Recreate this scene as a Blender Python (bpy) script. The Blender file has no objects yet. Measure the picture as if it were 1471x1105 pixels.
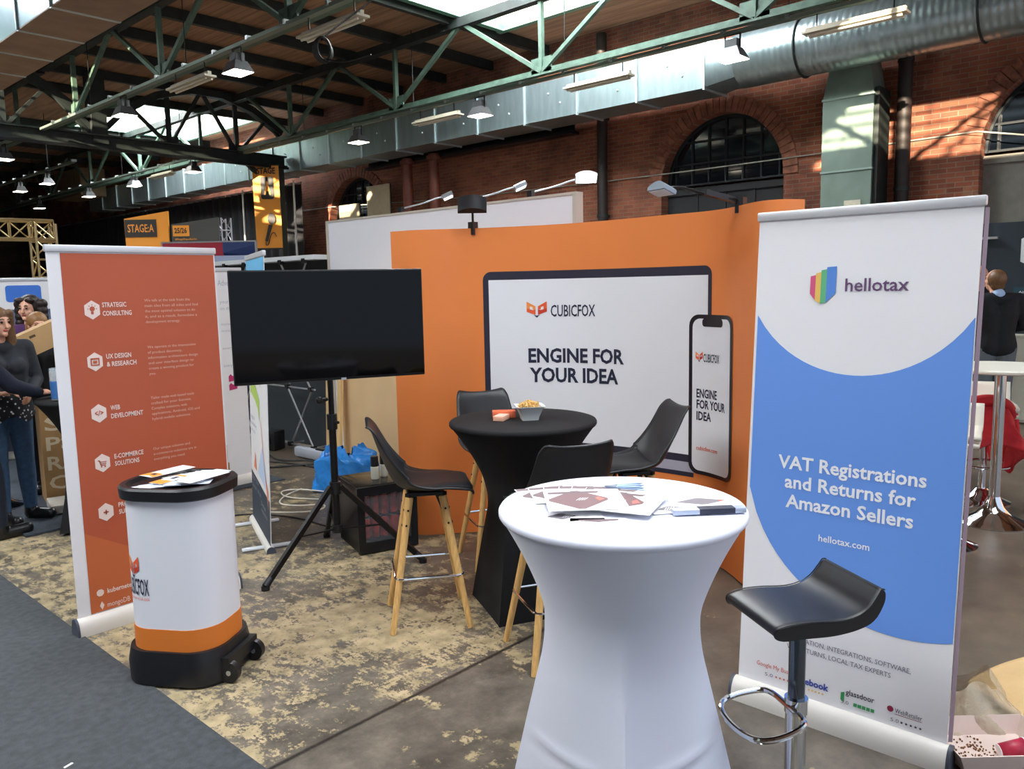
import bpy, bmesh, math, random
from mathutils import Vector, Matrix, Euler
from math import sin, cos, pi, radians, atan2, sqrt
random.seed(7)
SC = bpy.context.scene
COL = SC.collection

# ---------------------------------------------------------------- camera
W_PX, F_PX = 1471.0, 1150.0
YAW, PITCH, ROLL = radians(47.5), math.atan(141 / 1150), math.atan(.0206)
f0 = Vector((sin(YAW), cos(YAW), 0)); r0 = Vector((cos(YAW), -sin(YAW), 0)); zz = Vector((0, 0, 1))
fw = f0 * cos(PITCH) - zz * sin(PITCH); u1 = zz * cos(PITCH) + f0 * sin(PITCH)
rt = r0 * cos(ROLL) - u1 * sin(ROLL); upv = u1 * cos(ROLL) + r0 * sin(ROLL)
cam = bpy.data.cameras.new('camera'); cam_o = bpy.data.objects.new('camera', cam); COL.objects.link(cam_o)
M = Matrix((rt, upv, -fw)).transposed().to_4x4(); M.translation = (0, 0, 1.8)
cam_o.matrix_world = M
cam.sensor_fit = 'HORIZONTAL'; cam.sensor_width = 36; cam.lens = 36 * F_PX / W_PX
cam.clip_start = .05; cam.clip_end = 200
SC.camera = cam_o

# ---------------------------------------------------------------- world and light
SC.view_settings.view_transform = 'Standard'; SC.view_settings.look = 'None'
SC.view_settings.gamma = 1; SC.view_settings.exposure = 0.5; SC.view_settings.use_curve_mapping = False
wd = bpy.data.worlds.new('daylight'); SC.world = wd; wd.use_nodes = True
bg = wd.node_tree.nodes['Background']
bg.inputs[0].default_value = (.70, .82, 1.0, 1); bg.inputs[1].default_value = .9

def area_light(name, loc, size, power, color, target=None):
    l = bpy.data.lights.new(name, 'AREA'); l.shape = 'RECTANGLE'; l.size, l.size_y = size
    l.energy = power; l.color = color
    o = bpy.data.objects.new(name, l); COL.objects.link(o); o.location = loc
    d = (Vector(target) - Vector(loc)) if target else Vector((0, 0, -1))
    o.rotation_euler = d.to_track_quat('-Z', 'Y').to_euler()
    return o
# daylight through the two roof lights in view, plus three added fill lamps
area_light('added_fill_booth', (3.0, -.1, 7.9), (4.4, 5.4), 900, (.93, .96, 1))  # unseen source, added to light the booth from above
area_light('skylight_behind_booth', (10.0, 9.0, 7.9), (4.4, 5.4), 2300, (.93, .96, 1))
area_light('skylight_far', (11.5, 24.6, 7.9), (4.4, 5.0), 2600, (.95, .97, 1))
area_light('added_fill_left', (-3.0, 5.6, 7.9), (4.2, 7.4), 1500, (.93, .96, 1))  # unseen source, added for soft light from the left
area_light('added_fill_middle', (1.6, 17.0, 7.9), (5.6, 5.2), 2000, (.93, .96, 1))  # unseen source, added to lift the light in the hall
sun = bpy.data.lights.new('sun', 'SUN'); sun.energy = 30; sun.color = (1, .84, .62); sun.angle = radians(.6)
sun_o = bpy.data.objects.new('sun', sun); COL.objects.link(sun_o)
SUN_DIR = Vector((12.35, 3.6, -3.32)).normalized()
sun_o.rotation_euler = SUN_DIR.to_track_quat('-Z', 'Y').to_euler()

# ---------------------------------------------------------------- helpers
def lin(h):
    h = h.lstrip('#'); c = [int(h[i:i + 2], 16) / 255 for i in (0, 2, 4)]
    return tuple((x / 12.92 if x <= .04045 else ((x + .055) / 1.055) ** 2.4) for x in c) + (1,)

MATS = {}
def mat(name, col, rough=.6, metal=0, var=0, scale=8, bump=0, bscale=60, emit=None, estr=0, spec=.5, coat=0, alpha=1, trans=0, sheen=0, stretch=None):
    if name in MATS: return MATS[name]
    m = bpy.data.materials.new(name); m.use_nodes = True; MATS[name] = m
    n = m.node_tree.nodes; L = m.node_tree.links; b = n['Principled BSDF']
    c = lin(col) if isinstance(col, str) else col
    b.inputs['Base Color'].default_value = c
    b.inputs['Roughness'].default_value = rough; b.inputs['Metallic'].default_value = metal
    b.inputs['Specular IOR Level'].default_value = spec
    b.inputs['Coat Weight'].default_value = coat
    if sheen: b.inputs['Sheen Weight'].default_value = sheen
    if trans: b.inputs['Transmission Weight'].default_value = trans; b.inputs['IOR'].default_value = 1.45
    if alpha < 1: b.inputs['Alpha'].default_value = alpha
    if emit: b.inputs['Emission Color'].default_value = lin(emit); b.inputs['Emission Strength'].default_value = estr
    tc = None
    if var or bump:
        tc = n.new('ShaderNodeTexCoord'); mp = n.new('ShaderNodeMapping'); L.new(tc.outputs['Object'], mp.inputs[0])
        if stretch: mp.inputs['Scale'].default_value = stretch
    if var:
        t = n.new('ShaderNodeTexNoise'); t.inputs['Scale'].default_value = scale; t.inputs['Detail'].default_value = 5
        L.new(mp.outputs[0], t.inputs['Vector'])
        r = n.new('ShaderNodeValToRGB'); r.color_ramp.elements[0].position = .3; r.color_ramp.elements[1].position = .7
        r.color_ramp.elements[0].color = tuple(x * (1 - var) for x in c[:3]) + (1,)
        r.color_ramp.elements[1].color = tuple(min(1, x * (1 + var)) for x in c[:3]) + (1,)
        L.new(t.outputs[0], r.inputs[0]); L.new(r.outputs[0], b.inputs['Base Color'])
    if bump:
        t2 = n.new('ShaderNodeTexNoise'); t2.inputs['Scale'].default_value = bscale; t2.inputs['Detail'].default_value = 4
        L.new(mp.outputs[0], t2.inputs['Vector'])
        bp = n.new('ShaderNodeBump'); bp.inputs['Strength'].default_value = bump; bp.inputs['Distance'].default_value = .02
        L.new(t2.outputs[0], bp.inputs['Height']); L.new(bp.outputs[0], b.inputs['Normal'])
    return m

def frame_of(d):
    d = d.normalized(); a = Vector((0, 0, 1)) if abs(d.z) < .9 else Vector((1, 0, 0))
    x = d.cross(a).normalized(); return x, d.cross(x).normalized()

class MB:
    def __init__(s): s.bm = bmesh.new()
    def add(s, vs, fs, mi=0, M=None):
        bv = [s.bm.verts.new(M @ Vector(v) if M else Vector(v)) for v in vs]
        for f in fs:
            try: s.bm.faces.new([bv[i] for i in f]).material_index = mi
            except ValueError: pass
        return s
    def box(s, c, d, rz=0, mi=0, M=None):
        hx, hy, hz = d[0] / 2, d[1] / 2, d[2] / 2
        R = Matrix.Translation(Vector(c)) @ Matrix.Rotation(rz, 4, 'Z')
        if M: R = M @ R
        vs = [(x, y, z) for x in (-hx, hx) for y in (-hy, hy) for z in (-hz, hz)]
        return s.add(vs, [(0, 1, 3, 2), (4, 6, 7, 5), (0, 4, 5, 1), (2, 3, 7, 6), (0, 2, 6, 4), (1, 5, 7, 3)], mi, R)
    def rbox(s, c, d, r=.01, seg=2, rz=0, mi=0, M=None):
        b = bmesh.new(); t = MB.__new__(MB); t.bm = b; t.box((0, 0, 0), d)
        bmesh.ops.bevel(b, geom=b.edges[:] + b.verts[:], offset=r, segments=seg, profile=.5, affect='EDGES')
        R = Matrix.Translation(Vector(c)) @ Matrix.Rotation(rz, 4, 'Z')
        if M: R = M @ R
        b.verts.index_update()
        s.add([v.co for v in b.verts], [[v.index for v in f.verts] for f in b.faces], mi, R); b.free(); return s
    def cone(s, p0, p1, a, b=None, n=14, mi=0, caps=True):
        p0, p1 = Vector(p0), Vector(p1); b = a if b is None else b
        x, y = frame_of(p1 - p0)
        vs = [p0 + (x * cos(2 * pi * i / n) + y * sin(2 * pi * i / n)) * a for i in range(n)] + \
             [p1 + (x * cos(2 * pi * i / n) + y * sin(2 * pi * i / n)) * b for i in range(n)]
        fs = [(i, (i + 1) % n, n + (i + 1) % n, n + i) for i in range(n)]
        if caps: fs += [tuple(range(n))[::-1], tuple(range(n, 2 * n))]
        return s.add(vs, fs, mi)
    def bar(s, p0, p1, w, h=None, mi=0):
        p0, p1 = Vector(p0), Vector(p1); h = h or w; d = (p1 - p0)
        z = Vector((0, 0, 1)); x = d.cross(z)
        x = x.normalized() if x.length > 1e-5 else Vector((1, 0, 0)); y = x.cross(d).normalized()
        vs = [p + x * (sx * w / 2) + y * (sy * h / 2) for p in (p0, p1) for sx, sy in ((-1, -1), (1, -1), (1, 1), (-1, 1))]
        return s.add(vs, [(0, 1, 5, 4), (1, 2, 6, 5), (2, 3, 7, 6), (3, 0, 4, 7), (3, 2, 1, 0), (4, 5, 6, 7)], mi)
    def tube(s, pts, r, n=8, closed=False, mi=0):
        P = [Vector(p) for p in pts]; m = len(P); x = None; rings = []
        for i in range(m):
            if closed: d = P[(i + 1) % m] - P[i - 1]
            else: d = P[min(i + 1, m - 1)] - P[max(i - 1, 0)]
            d.normalize()
            if x is None: x, y = frame_of(d)
            else:
                x = (x - d * x.dot(d)).normalized(); y = d.cross(x)
            rr = r[i] if isinstance(r, (list, tuple)) else r
            rings.append([P[i] + (x * cos(2 * pi * k / n) + y * sin(2 * pi * k / n)) * rr for k in range(n)])
        vs = [v for R in rings for v in R]; fs = []
        for i in range(m if closed else m - 1):
            j = (i + 1) % m
            fs += [(i * n + k, i * n + (k + 1) % n, j * n + (k + 1) % n, j * n + k) for k in range(n)]
        if not closed: fs += [tuple(range(n))[::-1], tuple(range((m - 1) * n, m * n))]
        return s.add(vs, fs, mi)
    def lathe(s, prof, n=32, c=(0, 0, 0), mi=0, cap=True, rf=None, M=None):
        vs, fs = [], []
        for j, (r, z) in enumerate(prof):
            for i in range(n):
                a = 2 * pi * i / n; q = rf(a, r, z) if rf else r
                vs.append((c[0] + q * cos(a), c[1] + q * sin(a), c[2] + z))
        for j in range(len(prof) - 1):
            fs += [(j * n + i, j * n + (i + 1) % n, (j + 1) * n + (i + 1) % n, (j + 1) * n + i) for i in range(n)]
        if cap: fs += [tuple(range(n))[::-1], tuple(range((len(prof) - 1) * n, len(prof) * n))]
        return s.add(vs, fs, mi, M)
    def prism(s, poly, z0, z1, M=None, mi=0):
        n = len(poly); vs = [(x, y, z0) for x, y in poly] + [(x, y, z1) for x, y in poly]
        return s.add(vs, [tuple(range(n))[::-1], tuple(range(n, 2 * n))] + [(i, (i + 1) % n, n + (i + 1) % n, n + i) for i in range(n)], mi, M)
    def grid(s, f, nu, nv, mi=0, wrap=False):
        vs = [f(i / nu, j / nv) for i in range(nu + (0 if wrap else 1)) for j in range(nv + 1)]; m = nv + 1; N = nu if wrap else nu + 1
        fs = [(i * m + j, ((i + 1) % N) * m + j, ((i + 1) % N) * m + j + 1, i * m + j + 1) for i in range(nu) for j in range(nv)]
        return s.add(vs, fs, mi)
    def ball(s, c, r, nu=12, nv=8, mi=0, M=None):
        r = (r, r, r) if not isinstance(r, (tuple, list)) else r
        vs = [(c[0], c[1], c[2] - r[2])]; fs = []
        for j in range(1, nv):
            t = pi * j / nv - pi / 2
            vs += [(c[0] + r[0] * cos(t) * cos(2 * pi * i / nu), c[1] + r[1] * cos(t) * sin(2 * pi * i / nu), c[2] + r[2] * sin(t)) for i in range(nu)]
        vs.append((c[0], c[1], c[2] + r[2])); e = len(vs) - 1
        fs += [(0, 1 + (i + 1) % nu, 1 + i) for i in range(nu)]
        for j in range(nv - 2):
            a = 1 + j * nu; fs += [(a + i, a + (i + 1) % nu, a + nu + (i + 1) % nu, a + nu + i) for i in range(nu)]
        a = 1 + (nv - 2) * nu; fs += [(a + i, a + (i + 1) % nu, e) for i in range(nu)]
        return s.add(vs, fs, mi, M)
    def mesh(s, name, mats, smooth=35, fixn=True):
        if fixn: bmesh.ops.recalc_face_normals(s.bm, faces=s.bm.faces[:])
        me = bpy.data.meshes.new(name); s.bm.to_mesh(me); s.bm.free()
        for m in (mats if isinstance(mats, (list, tuple)) else [mats]): me.materials.append(m)
        if smooth:
            me.shade_smooth(); me.set_sharp_from_angle(angle=radians(smooth))
        return me
    def build(s, name, mats, parent=None, smooth=35, fixn=True):
        o = bpy.data.objects.new(name, s.mesh(name, mats, smooth, fixn)); COL.objects.link(o)
        if parent: o.parent = parent
        return o

def thing(name, label, cat, loc=(0, 0, 0), rz=0, group=None, rot=None):
    o = bpy.data.objects.new(name, None); COL.objects.link(o); o.empty_display_size = .1
    o.location = loc; o.rotation_euler = rot or (0, 0, rz)
    return tag(o, label, cat, group)
def tag(o, label, cat, group=None):
    o['label'] = label; o['category'] = cat
    if group: o['group'] = group
    return o
def struct(o): o['kind'] = 'structure'; return o
def copy_tree(o, parent=None):
    c = o.copy(); COL.objects.link(c)
    if parent: c.parent = parent
    for ch in list(o.children): copy_tree(ch, c)
    return c
def relabel(o, label, loc=None, rz=None):
    o['label'] = label
    if loc is not None: o.location = loc
    if rz is not None: o.rotation_euler = (0, 0, rz)
    return o
def smoothed(pts, k=2, closed=False):          # corner cutting for curves
    P = [Vector(p) for p in pts]
    for _ in range(k):
        Q = [] if closed else [P[0]]
        for i in range(len(P) if closed else len(P) - 1):
            a, b = P[i], P[(i + 1) % len(P)]
            Q += [a * .75 + b * .25, a * .25 + b * .75]
        if not closed: Q.append(P[-1])
        P = Q
    return P
def rrect(w, h, r, n=5, cx=0, cy=0):
    out = []
    for sx, sy, a in ((1, 1, 0), (-1, 1, 90), (-1, -1, 180), (1, -1, 270)):
        for i in range(n + 1):
            t = radians(a + 90 * i / n); out.append((cx + sx * (w / 2 - r) + r * cos(t), cy + sy * (h / 2 - r) + r * sin(t)))
    return out

# --- lettering: flat letter shapes printed on a surface given by a mapping (u to the right, v up) -> point
_tx = {}
def glyphs(body, bold=0.0):
    k = (body, bold)
    if k not in _tx:
        cu = bpy.data.curves.new('t', 'FONT'); cu.body = body; cu.resolution_u = 2; cu.offset = bold; cu.fill_mode = 'FRONT'
        o = bpy.data.objects.new('t', cu); me = bpy.data.meshes.new_from_object(o)
        vs = [(v.co.x, v.co.y) for v in me.vertices]; fs = [tuple(p.vertices) for p in me.polygons]
        bpy.data.objects.remove(o); bpy.data.curves.remove(cu); bpy.data.meshes.remove(me)
        _tx[k] = (vs, fs)
    return _tx[k]
_H = glyphs('H'); CAP = max(y for _, y in _H[0])
def write(mb, body, fn, u0, u1, v0, cap, bold=.02, mi=0):
    vs, fs = glyphs(body, bold); x0 = min(x for x, _ in vs); x1 = max(x for x, _ in vs)
    sx = (u1 - u0) / (x1 - x0); sy = cap / CAP
    return mb.add([fn(u0 + (x - x0) * sx, v0 + y * sy) for x, y in vs], fs, mi)
def shape(mb, poly, fn, mi=0):
    return mb.add([fn(u, v) for u, v in poly], [tuple(range(len(poly)))], mi)

# ---------------------------------------------------------------- materials
WHITE = mat('white_plastic', '#e9e9ee', .45)
ALU = mat('aluminium', '#c3c6cb', .32, .9)
CHROME = mat('chrome', '#d5d8dc', .08, 1)
BLACKP = mat('black_plastic', '#15161a', .42, bump=.03, bscale=300)
BLACKM = mat('black_metal', '#0e0f11', .38, .2)
ORANGE = mat('orange_print', '#e58240', .5, var=.03, scale=2)
RUST = mat('rust_orange_print', '#ba5838', .5, var=.03, scale=2)
AMBER = mat('amber_print', '#c9683a', .5)
BANNERW = mat('white_print', '#efedef', .5)
NAVYINK = mat('navy_ink', '#22263c', .5)
DARKINK = mat('dark_frame_print', '#2b2a3a', .45)
WOODL = mat('pale_wood', '#d9ac6a', .45, var=.18, scale=5, stretch=(18, 18, 1.5))
GREENST = mat('green_steel', '#4f6659', .55, .1, var=.25, scale=6)
DARKST = mat('dark_green_steel', '#232a28', .6, .1, var=.3, scale=5)
GALV = mat('galvanised_steel', '#9fb0b4', .32, .75, var=.12, scale=3, stretch=(3, 3, .6))
CABLE = mat('black_cable', '#101012', .5)
SKIN = mat('skin', '#c98d72', .5, var=.06, scale=20)
# ================================================================ the hall
def floor_material():
    m = bpy.data.materials.new('worn_painted_concrete'); m.use_nodes = True
    n = m.node_tree.nodes; L = m.node_tree.links; b = n['Principled BSDF']
    tc = n.new('ShaderNodeTexCoord')
    def noise(sc, det, rough=.6, st=(1, 1, 1)):
        mp = n.new('ShaderNodeMapping'); mp.inputs['Scale'].default_value = st; L.new(tc.outputs['Object'], mp.inputs[0])
        t = n.new('ShaderNodeTexNoise'); t.inputs['Scale'].default_value = sc; t.inputs['Detail'].default_value = det
        t.inputs['Roughness'].default_value = rough; L.new(mp.outputs[0], t.inputs['Vector']); return t.outputs[0]
    def math_(op, a, b2, c=None):
        x = n.new('ShaderNodeMath'); x.operation = op
        for i, v in enumerate((a, b2)):
            if isinstance(v, (int, float)): x.inputs[i].default_value = v
            else: L.new(v, x.inputs[i])
        return x.outputs[0]
    def ramp(f, stops):
        r = n.new('ShaderNodeValToRGB'); e = r.color_ramp.elements
        e[0].position, e[0].color = stops[0][0], stops[0][1]; e[1].position, e[1].color = stops[-1][0], stops[-1][1]
        for p, c in stops[1:-1]:
            q = e.new(p); q.color = c
        L.new(f, r.inputs[0]); return r.outputs[0]
    def mix(f, a, c):
        x = n.new('ShaderNodeMix'); x.data_type = 'RGBA'; L.new(f, x.inputs[0]); L.new(a, x.inputs[6]); L.new(c, x.inputs[7]); return x.outputs[2]
    B = (0, 0, 0, 1); Wh = (1, 1, 1, 1)
    sep = n.new('ShaderNodeSeparateXYZ'); L.new(tc.outputs['Object'], sep.inputs[0])
    big = noise(1.3, 3); fine = noise(13, 12, .78, (1, .6, 1)); vf = noise(55, 6, .7)
    # beyond the joint at y = 2.6 the old paint survives in flakes; nearer only a few islands are left
    far = ramp(math_('ADD', math_('MULTIPLY', math_('SUBTRACT', sep.outputs[1], 2.62), 12), .5), [(0, B), (1, Wh)])
    right = ramp(math_('MULTIPLY', math_('SUBTRACT', sep.outputs[0], 2.6), .45), [(0, B), (1, Wh)])
    thr = math_('ADD', math_('ADD', math_('MULTIPLY', fine, .75), math_('MULTIPLY', vf, .25)), math_('MULTIPLY', big, .36))
    thr = math_('ADD', thr, math_('MULTIPLY', far, .13))
    thr = math_('SUBTRACT', thr, math_('MULTIPLY', right, .10))
    isl = math_('ADD', math_('MULTIPLY', noise(2.6, 9, .72), 1), math_('MULTIPLY', fine, .28))
    isl = math_('SUBTRACT', isl, math_('MULTIPLY', right, .06))
    paint = math_('MAXIMUM', ramp(thr, [(.787, B), (.822, Wh)]), ramp(isl, [(.735, B), (.76, Wh)]))
    base = ramp(noise(4, 8, .7), [(.3, lin('#46413a')), (.5, lin('#645d53')), (.7, lin('#82786a'))])
    dark = ramp(noise(2.2, 6), [(.3, lin('#423a31')), (.7, lin('#685b4c'))])
    base = mix(right, base, dark)
    pc = ramp(noise(9, 6), [(.3, lin('#8d8062')), (.55, lin('#b09e7a')), (.75, lin('#c0aa88'))])
    col = mix(paint, base, pc)
    j = math_('ABSOLUTE', math_('SUBTRACT', sep.outputs[1], math_('ADD', 2.62, math_('MULTIPLY', math_('SUBTRACT', fine, .5), .02))), 0)
    jl = ramp(j, [(.005, Wh), (.016, B)])
    dk = n.new('ShaderNodeRGB'); dk.outputs[0].default_value = lin('#2c2824')
    col = mix(jl, col, dk.outputs[0])
    L.new(col, b.inputs['Base Color'])
    rr = ramp(paint, [(0, (.38,) * 3 + (1,)), (1, (.6,) * 3 + (1,))]); L.new(rr, b.inputs['Roughness'])
    bp = n.new('ShaderNodeBump'); bp.inputs['Strength'].default_value = .12; bp.inputs['Distance'].default_value = .01
    L.new(thr, bp.inputs['Height']); L.new(bp.outputs[0], b.inputs['Normal'])
    return m
mb = MB(); mb.box((9, 17, -.1), (32, 64, .2)); struct(mb.build('floor', floor_material(), smooth=0))

def brick_material(name, c1, c2, mortar):
    m = bpy.data.materials.new(name); m.use_nodes = True
    n = m.node_tree.nodes; L = m.node_tree.links; b = n['Principled BSDF']
    tc = n.new('ShaderNodeTexCoord'); sp = n.new('ShaderNodeSeparateXYZ'); cb = n.new('ShaderNodeCombineXYZ')
    L.new(tc.outputs['Object'], sp.inputs[0]); L.new(sp.outputs[1], cb.inputs[0]); L.new(sp.outputs[2], cb.inputs[1])
    br = n.new('ShaderNodeTexBrick'); L.new(cb.outputs[0], br.inputs['Vector'])
    br.inputs['Color1'].default_value = lin(c1); br.inputs['Color2'].default_value = lin(c2); br.inputs['Mortar'].default_value = lin(mortar)
    br.inputs['Scale'].default_value = 1; br.inputs['Brick Width'].default_value = .25; br.inputs['Row Height'].default_value = .078
    br.inputs['Mortar Size'].default_value = .007; br.inputs['Bias'].default_value = -.1
    t = n.new('ShaderNodeTexNoise'); t.inputs['Scale'].default_value = 1.3; t.inputs['Detail'].default_value = 7; L.new(tc.outputs['Object'], t.inputs['Vector'])
    rp = n.new('ShaderNodeValToRGB'); rp.color_ramp.elements[0].position = .3; rp.color_ramp.elements[1].position = .72
    rp.color_ramp.elements[0].color = (.45, .42, .42, 1); rp.color_ramp.elements[1].color = (1.25, 1.2, 1.15, 1); L.new(t.outputs[0], rp.inputs[0])
    mx = n.new('ShaderNodeMix'); mx.data_type = 'RGBA'; mx.blend_type = 'MULTIPLY'; mx.inputs[0].default_value = 1
    L.new(br.outputs[0], mx.inputs[6]); L.new(rp.outputs[0], mx.inputs[7])
    t3 = n.new('ShaderNodeTexNoise'); t3.inputs['Scale'].default_value = .7; t3.inputs['Detail'].default_value = 9; t3.inputs['Roughness'].default_value = .7; L.new(tc.outputs['Object'], t3.inputs['Vector'])
    r3 = n.new('ShaderNodeValToRGB'); r3.color_ramp.elements[0].position = .60; r3.color_ramp.elements[1].position = .68; r3.color_ramp.elements[1].color = (.55, .55, .55, 1); L.new(t3.outputs[0], r3.inputs[0])
    m3 = n.new('ShaderNodeMix'); m3.data_type = 'RGBA'; m3.inputs[7].default_value = lin('#a58f74'); L.new(r3.outputs[0], m3.inputs[0]); L.new(mx.outputs[2], m3.inputs[6]); L.new(m3.outputs[2], b.inputs['Base Color'])
    b.inputs['Roughness'].default_value = .85
    bp = n.new('ShaderNodeBump'); bp.inputs['Strength'].default_value = .5; bp.inputs['Distance'].default_value = .01; bp.invert = True
    L.new(br.outputs['Fac'], bp.inputs['Height']); L.new(bp.outputs[0], b.inputs['Normal'])
    return m
BRICK = brick_material('red_brick', '#9a5a41', '#7d4432', '#8a7765')
BRICKD = brick_material('dark_brick', '#5a4033', '#46322a', '#54483e')

# --- the long brick wall with its row of round-headed openings
WX, WTOP, AR, ASPR = 14.2, 7.25, 1.27, 3.70
arches = [1.90, 7.56, 18.90]
mb = MB()
def quad(y0, z0, y1, z1, x=WX): mb.add([(x, y0, z0), (x, y1, z0), (x, y1, z1), (x, y0, z1)], [(0, 1, 2, 3)])
ys = -6.0
for c in arches:
    quad(ys, 0, c - AR, WTOP); N = 20
    for i in range(N):
        a0, a1 = pi - pi * i / N, pi - pi * (i + 1) / N
        p = [(c + AR * cos(a), ASPR + AR * sin(a)) for a in (a0, a1)]
        mb.add([(WX, p[0][0], p[0][1]), (WX, p[1][0], p[1][1]), (WX, p[1][0], WTOP), (WX, p[0][0], WTOP)], [(0, 1, 2, 3)])
        mb.add([(WX, p[0][0], p[0][1]), (WX, p[1][0], p[1][1]), (WX + .4, p[1][0], p[1][1]), (WX + .4, p[0][0], p[0][1])], [(0, 1, 2, 3)])
    for s in (-1, 1):
        mb.add([(WX, c + s * AR, 0), (WX + .4, c + s * AR, 0), (WX + .4, c + s * AR, ASPR), (WX, c + s * AR, ASPR)], [(0, 1, 2, 3)])
    ys = c + AR
quad(ys, 0, 46, WTOP)
quad(-6, 0, 46, WTOP, WX + .8)
for y in (-6, 46): mb.add([(WX, y, 0), (WX + .8, y, 0), (WX + .8, y, WTOP), (WX, y, WTOP)], [(0, 1, 2, 3)])
mb.add([(WX, -6, WTOP), (WX + .8, -6, WTOP), (WX + .8, 46, WTOP), (WX, 46, WTOP)], [(0, 1, 2, 3)])
struct(mb.build('wall_right', BRICK, smooth=0, fixn=False))
mb = MB(); mb.box((4, 46.2, 3.6), (22, .4, 7.2)); struct(mb.build('wall_far', BRICKD, smooth=0))
mb = MB(); mb.box((-8.2, 18, 3.6), (.4, 56.4, 7.2)); struct(mb.build('wall_left', BRICKD, smooth=0))  # unseen wall, added to keep the low sun off the booth

VOUS = mat('arch_brick', '#84533f', .85, var=.4, scale=9)
GLASSD = mat('dark_window_glass', '#10161e', .06, 0, spec=.7)
MUNT = mat('window_iron', '#20252a', .5, .3)
BOARD = [mat('grey_board', '#86837a', .7, var=.1), mat('dark_board', '#1f2124', .7, var=.1), mat('dark_board2', '#191b1e', .7)]
for k, c in enumerate(arches):
    mb = MB(); N = 34
    for i in range(N):
        a0 = pi * i / N + .006; a1 = pi * (i + 1) / N - .006; h = .27 + .02 * random.random(); x0 = WX - .015 - .012 * random.random()
        q = [(c + r * cos(a), ASPR + r * sin(a)) for r, a in ((AR, a0), (AR + h, a0), (AR + h, a1), (AR, a1))]
        mb.add([(x, y, z) for x in (x0, WX + .05) for y, z in q], [(0, 1, 2, 3), (7, 6, 5, 4), (0, 4, 5, 1), (1, 5, 6, 2), (2, 6, 7, 3), (3, 7, 4, 0)])
    struct(mb.build('trim_%d' % (k + 1), VOUS, smooth=0))
    w = thing('window_%d' % (k + 1), 'x', 'window', (WX + .28, c, 0)); del w['label'], w['category']; struct(w)
    # glass half round above, boards below
    mb = MB(); n = 28
    pts = [(AR * cos(pi * i / n), ASPR + AR * sin(pi * i / n)) for i in range(n + 1)]
    mb.prism([(-y, z) for y, z in pts], 0, .012, M=Matrix(((0, 0, 1, 0), (-1, 0, 0, 0), (0, 1, 0, 0), (0, 0, 0, 1))))
    mb.build('glass_pane', GLASSD, w, smooth=0)
    mb = MB()
    for i in range(-3, 4):
        y = i * .36; mb.box((-.02, y, ASPR + sqrt(max(AR * AR - y * y, .01)) / 2), (.04, .035, sqrt(max(AR * AR - y * y, .01))))
    for z in (.02, .42, .84):
        hw = sqrt(AR * AR - z * z); mb.box((-.02, 0, ASPR + z), (.045, 2 * hw, .035))
    mb.tube([(-.02, (AR - .03) * cos(pi * i / n), ASPR + (AR - .03) * sin(pi * i / n)) for i in range(n + 1)], .04, 6)
    mb.build('glazing_bars', MUNT, w, smooth=0)
    mb = MB(); mb.box((0, 0, ASPR / 2 - .02), (.06, 2 * AR, ASPR - .04))
    for y in (-.6, 0, .6): mb.box((-.04, y, ASPR / 2 - .03), (.03, .05, ASPR - .1))
    mb.box((-.05, 0, ASPR - .12), (.05, 2 * AR, .1))
    mb.build('boarding', BOARD[k], w, smooth=0)
# round piece of pipework, brackets and cable on the wall
mb = MB(); mb.tube([(WX - .03, 45, 4.3), (WX - .03, 20, 4.22)] + [(WX - .03, 15 - i * .62, 4.02 - .06 * sin(i / 20 * pi)) for i in range(20)] + [(WX - .03, 2.0, 3.74)], .012, 5)
tag(mb.build('wall_cable', mat('grey_cable', '#9b9a92', .6), None), 'thin grey cable strung horizontally along the brick wall', 'cable')
for y, w, lab in ((10.12, .26, 'dark downpipe on brick wall left of the middle arched window'), (4.22, .26, 'dark downpipe on brick wall right of the grey vertical duct')):
    t = thing('downpipe', lab, 'pipe', (WX - .23, y, 0))
    mb = MB(); mb.cone((0, 0, 0), (0, 0, 6.9), w * .42, n=16); mb.build('pipe', mat('dark_pipe', '#251c19', .6, var=.3), t)
    for z in (1.2, 3.2, 5.2):
        mb = MB(); mb.cone((0, 0, z), (0, 0, z + .06), w * .47, n=16); mb.box((.11, 0, z + .03), (.23, .06, .05)); mb.build('pipe_clamp', DARKST, t)
for y, z, lab in ((14.9, 0, 'right of two red-brown pipes standing before the dark wall bay'), (15.9, 0, 'left of two red-brown pipes standing before the dark wall bay')):
    t = thing('heating_pipe', lab, 'pipe', (13.6, y, 0)); mb = MB(); mb.cone((0, 0, 0), (0, 0, 5.05), .13, n=16); mb.build('pipe', mat('red_oxide', '#6d3626', .5, var=.2), t)
    mb = MB(); mb.cone((0, 0, 3.0), (0, 0, 3.07), .17, n=16); mb.cone((0, 0, 4.9), (0, 0, 5.0), .18, n=16); mb.build('flange', mat('red_oxide', '', 0), t)
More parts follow.
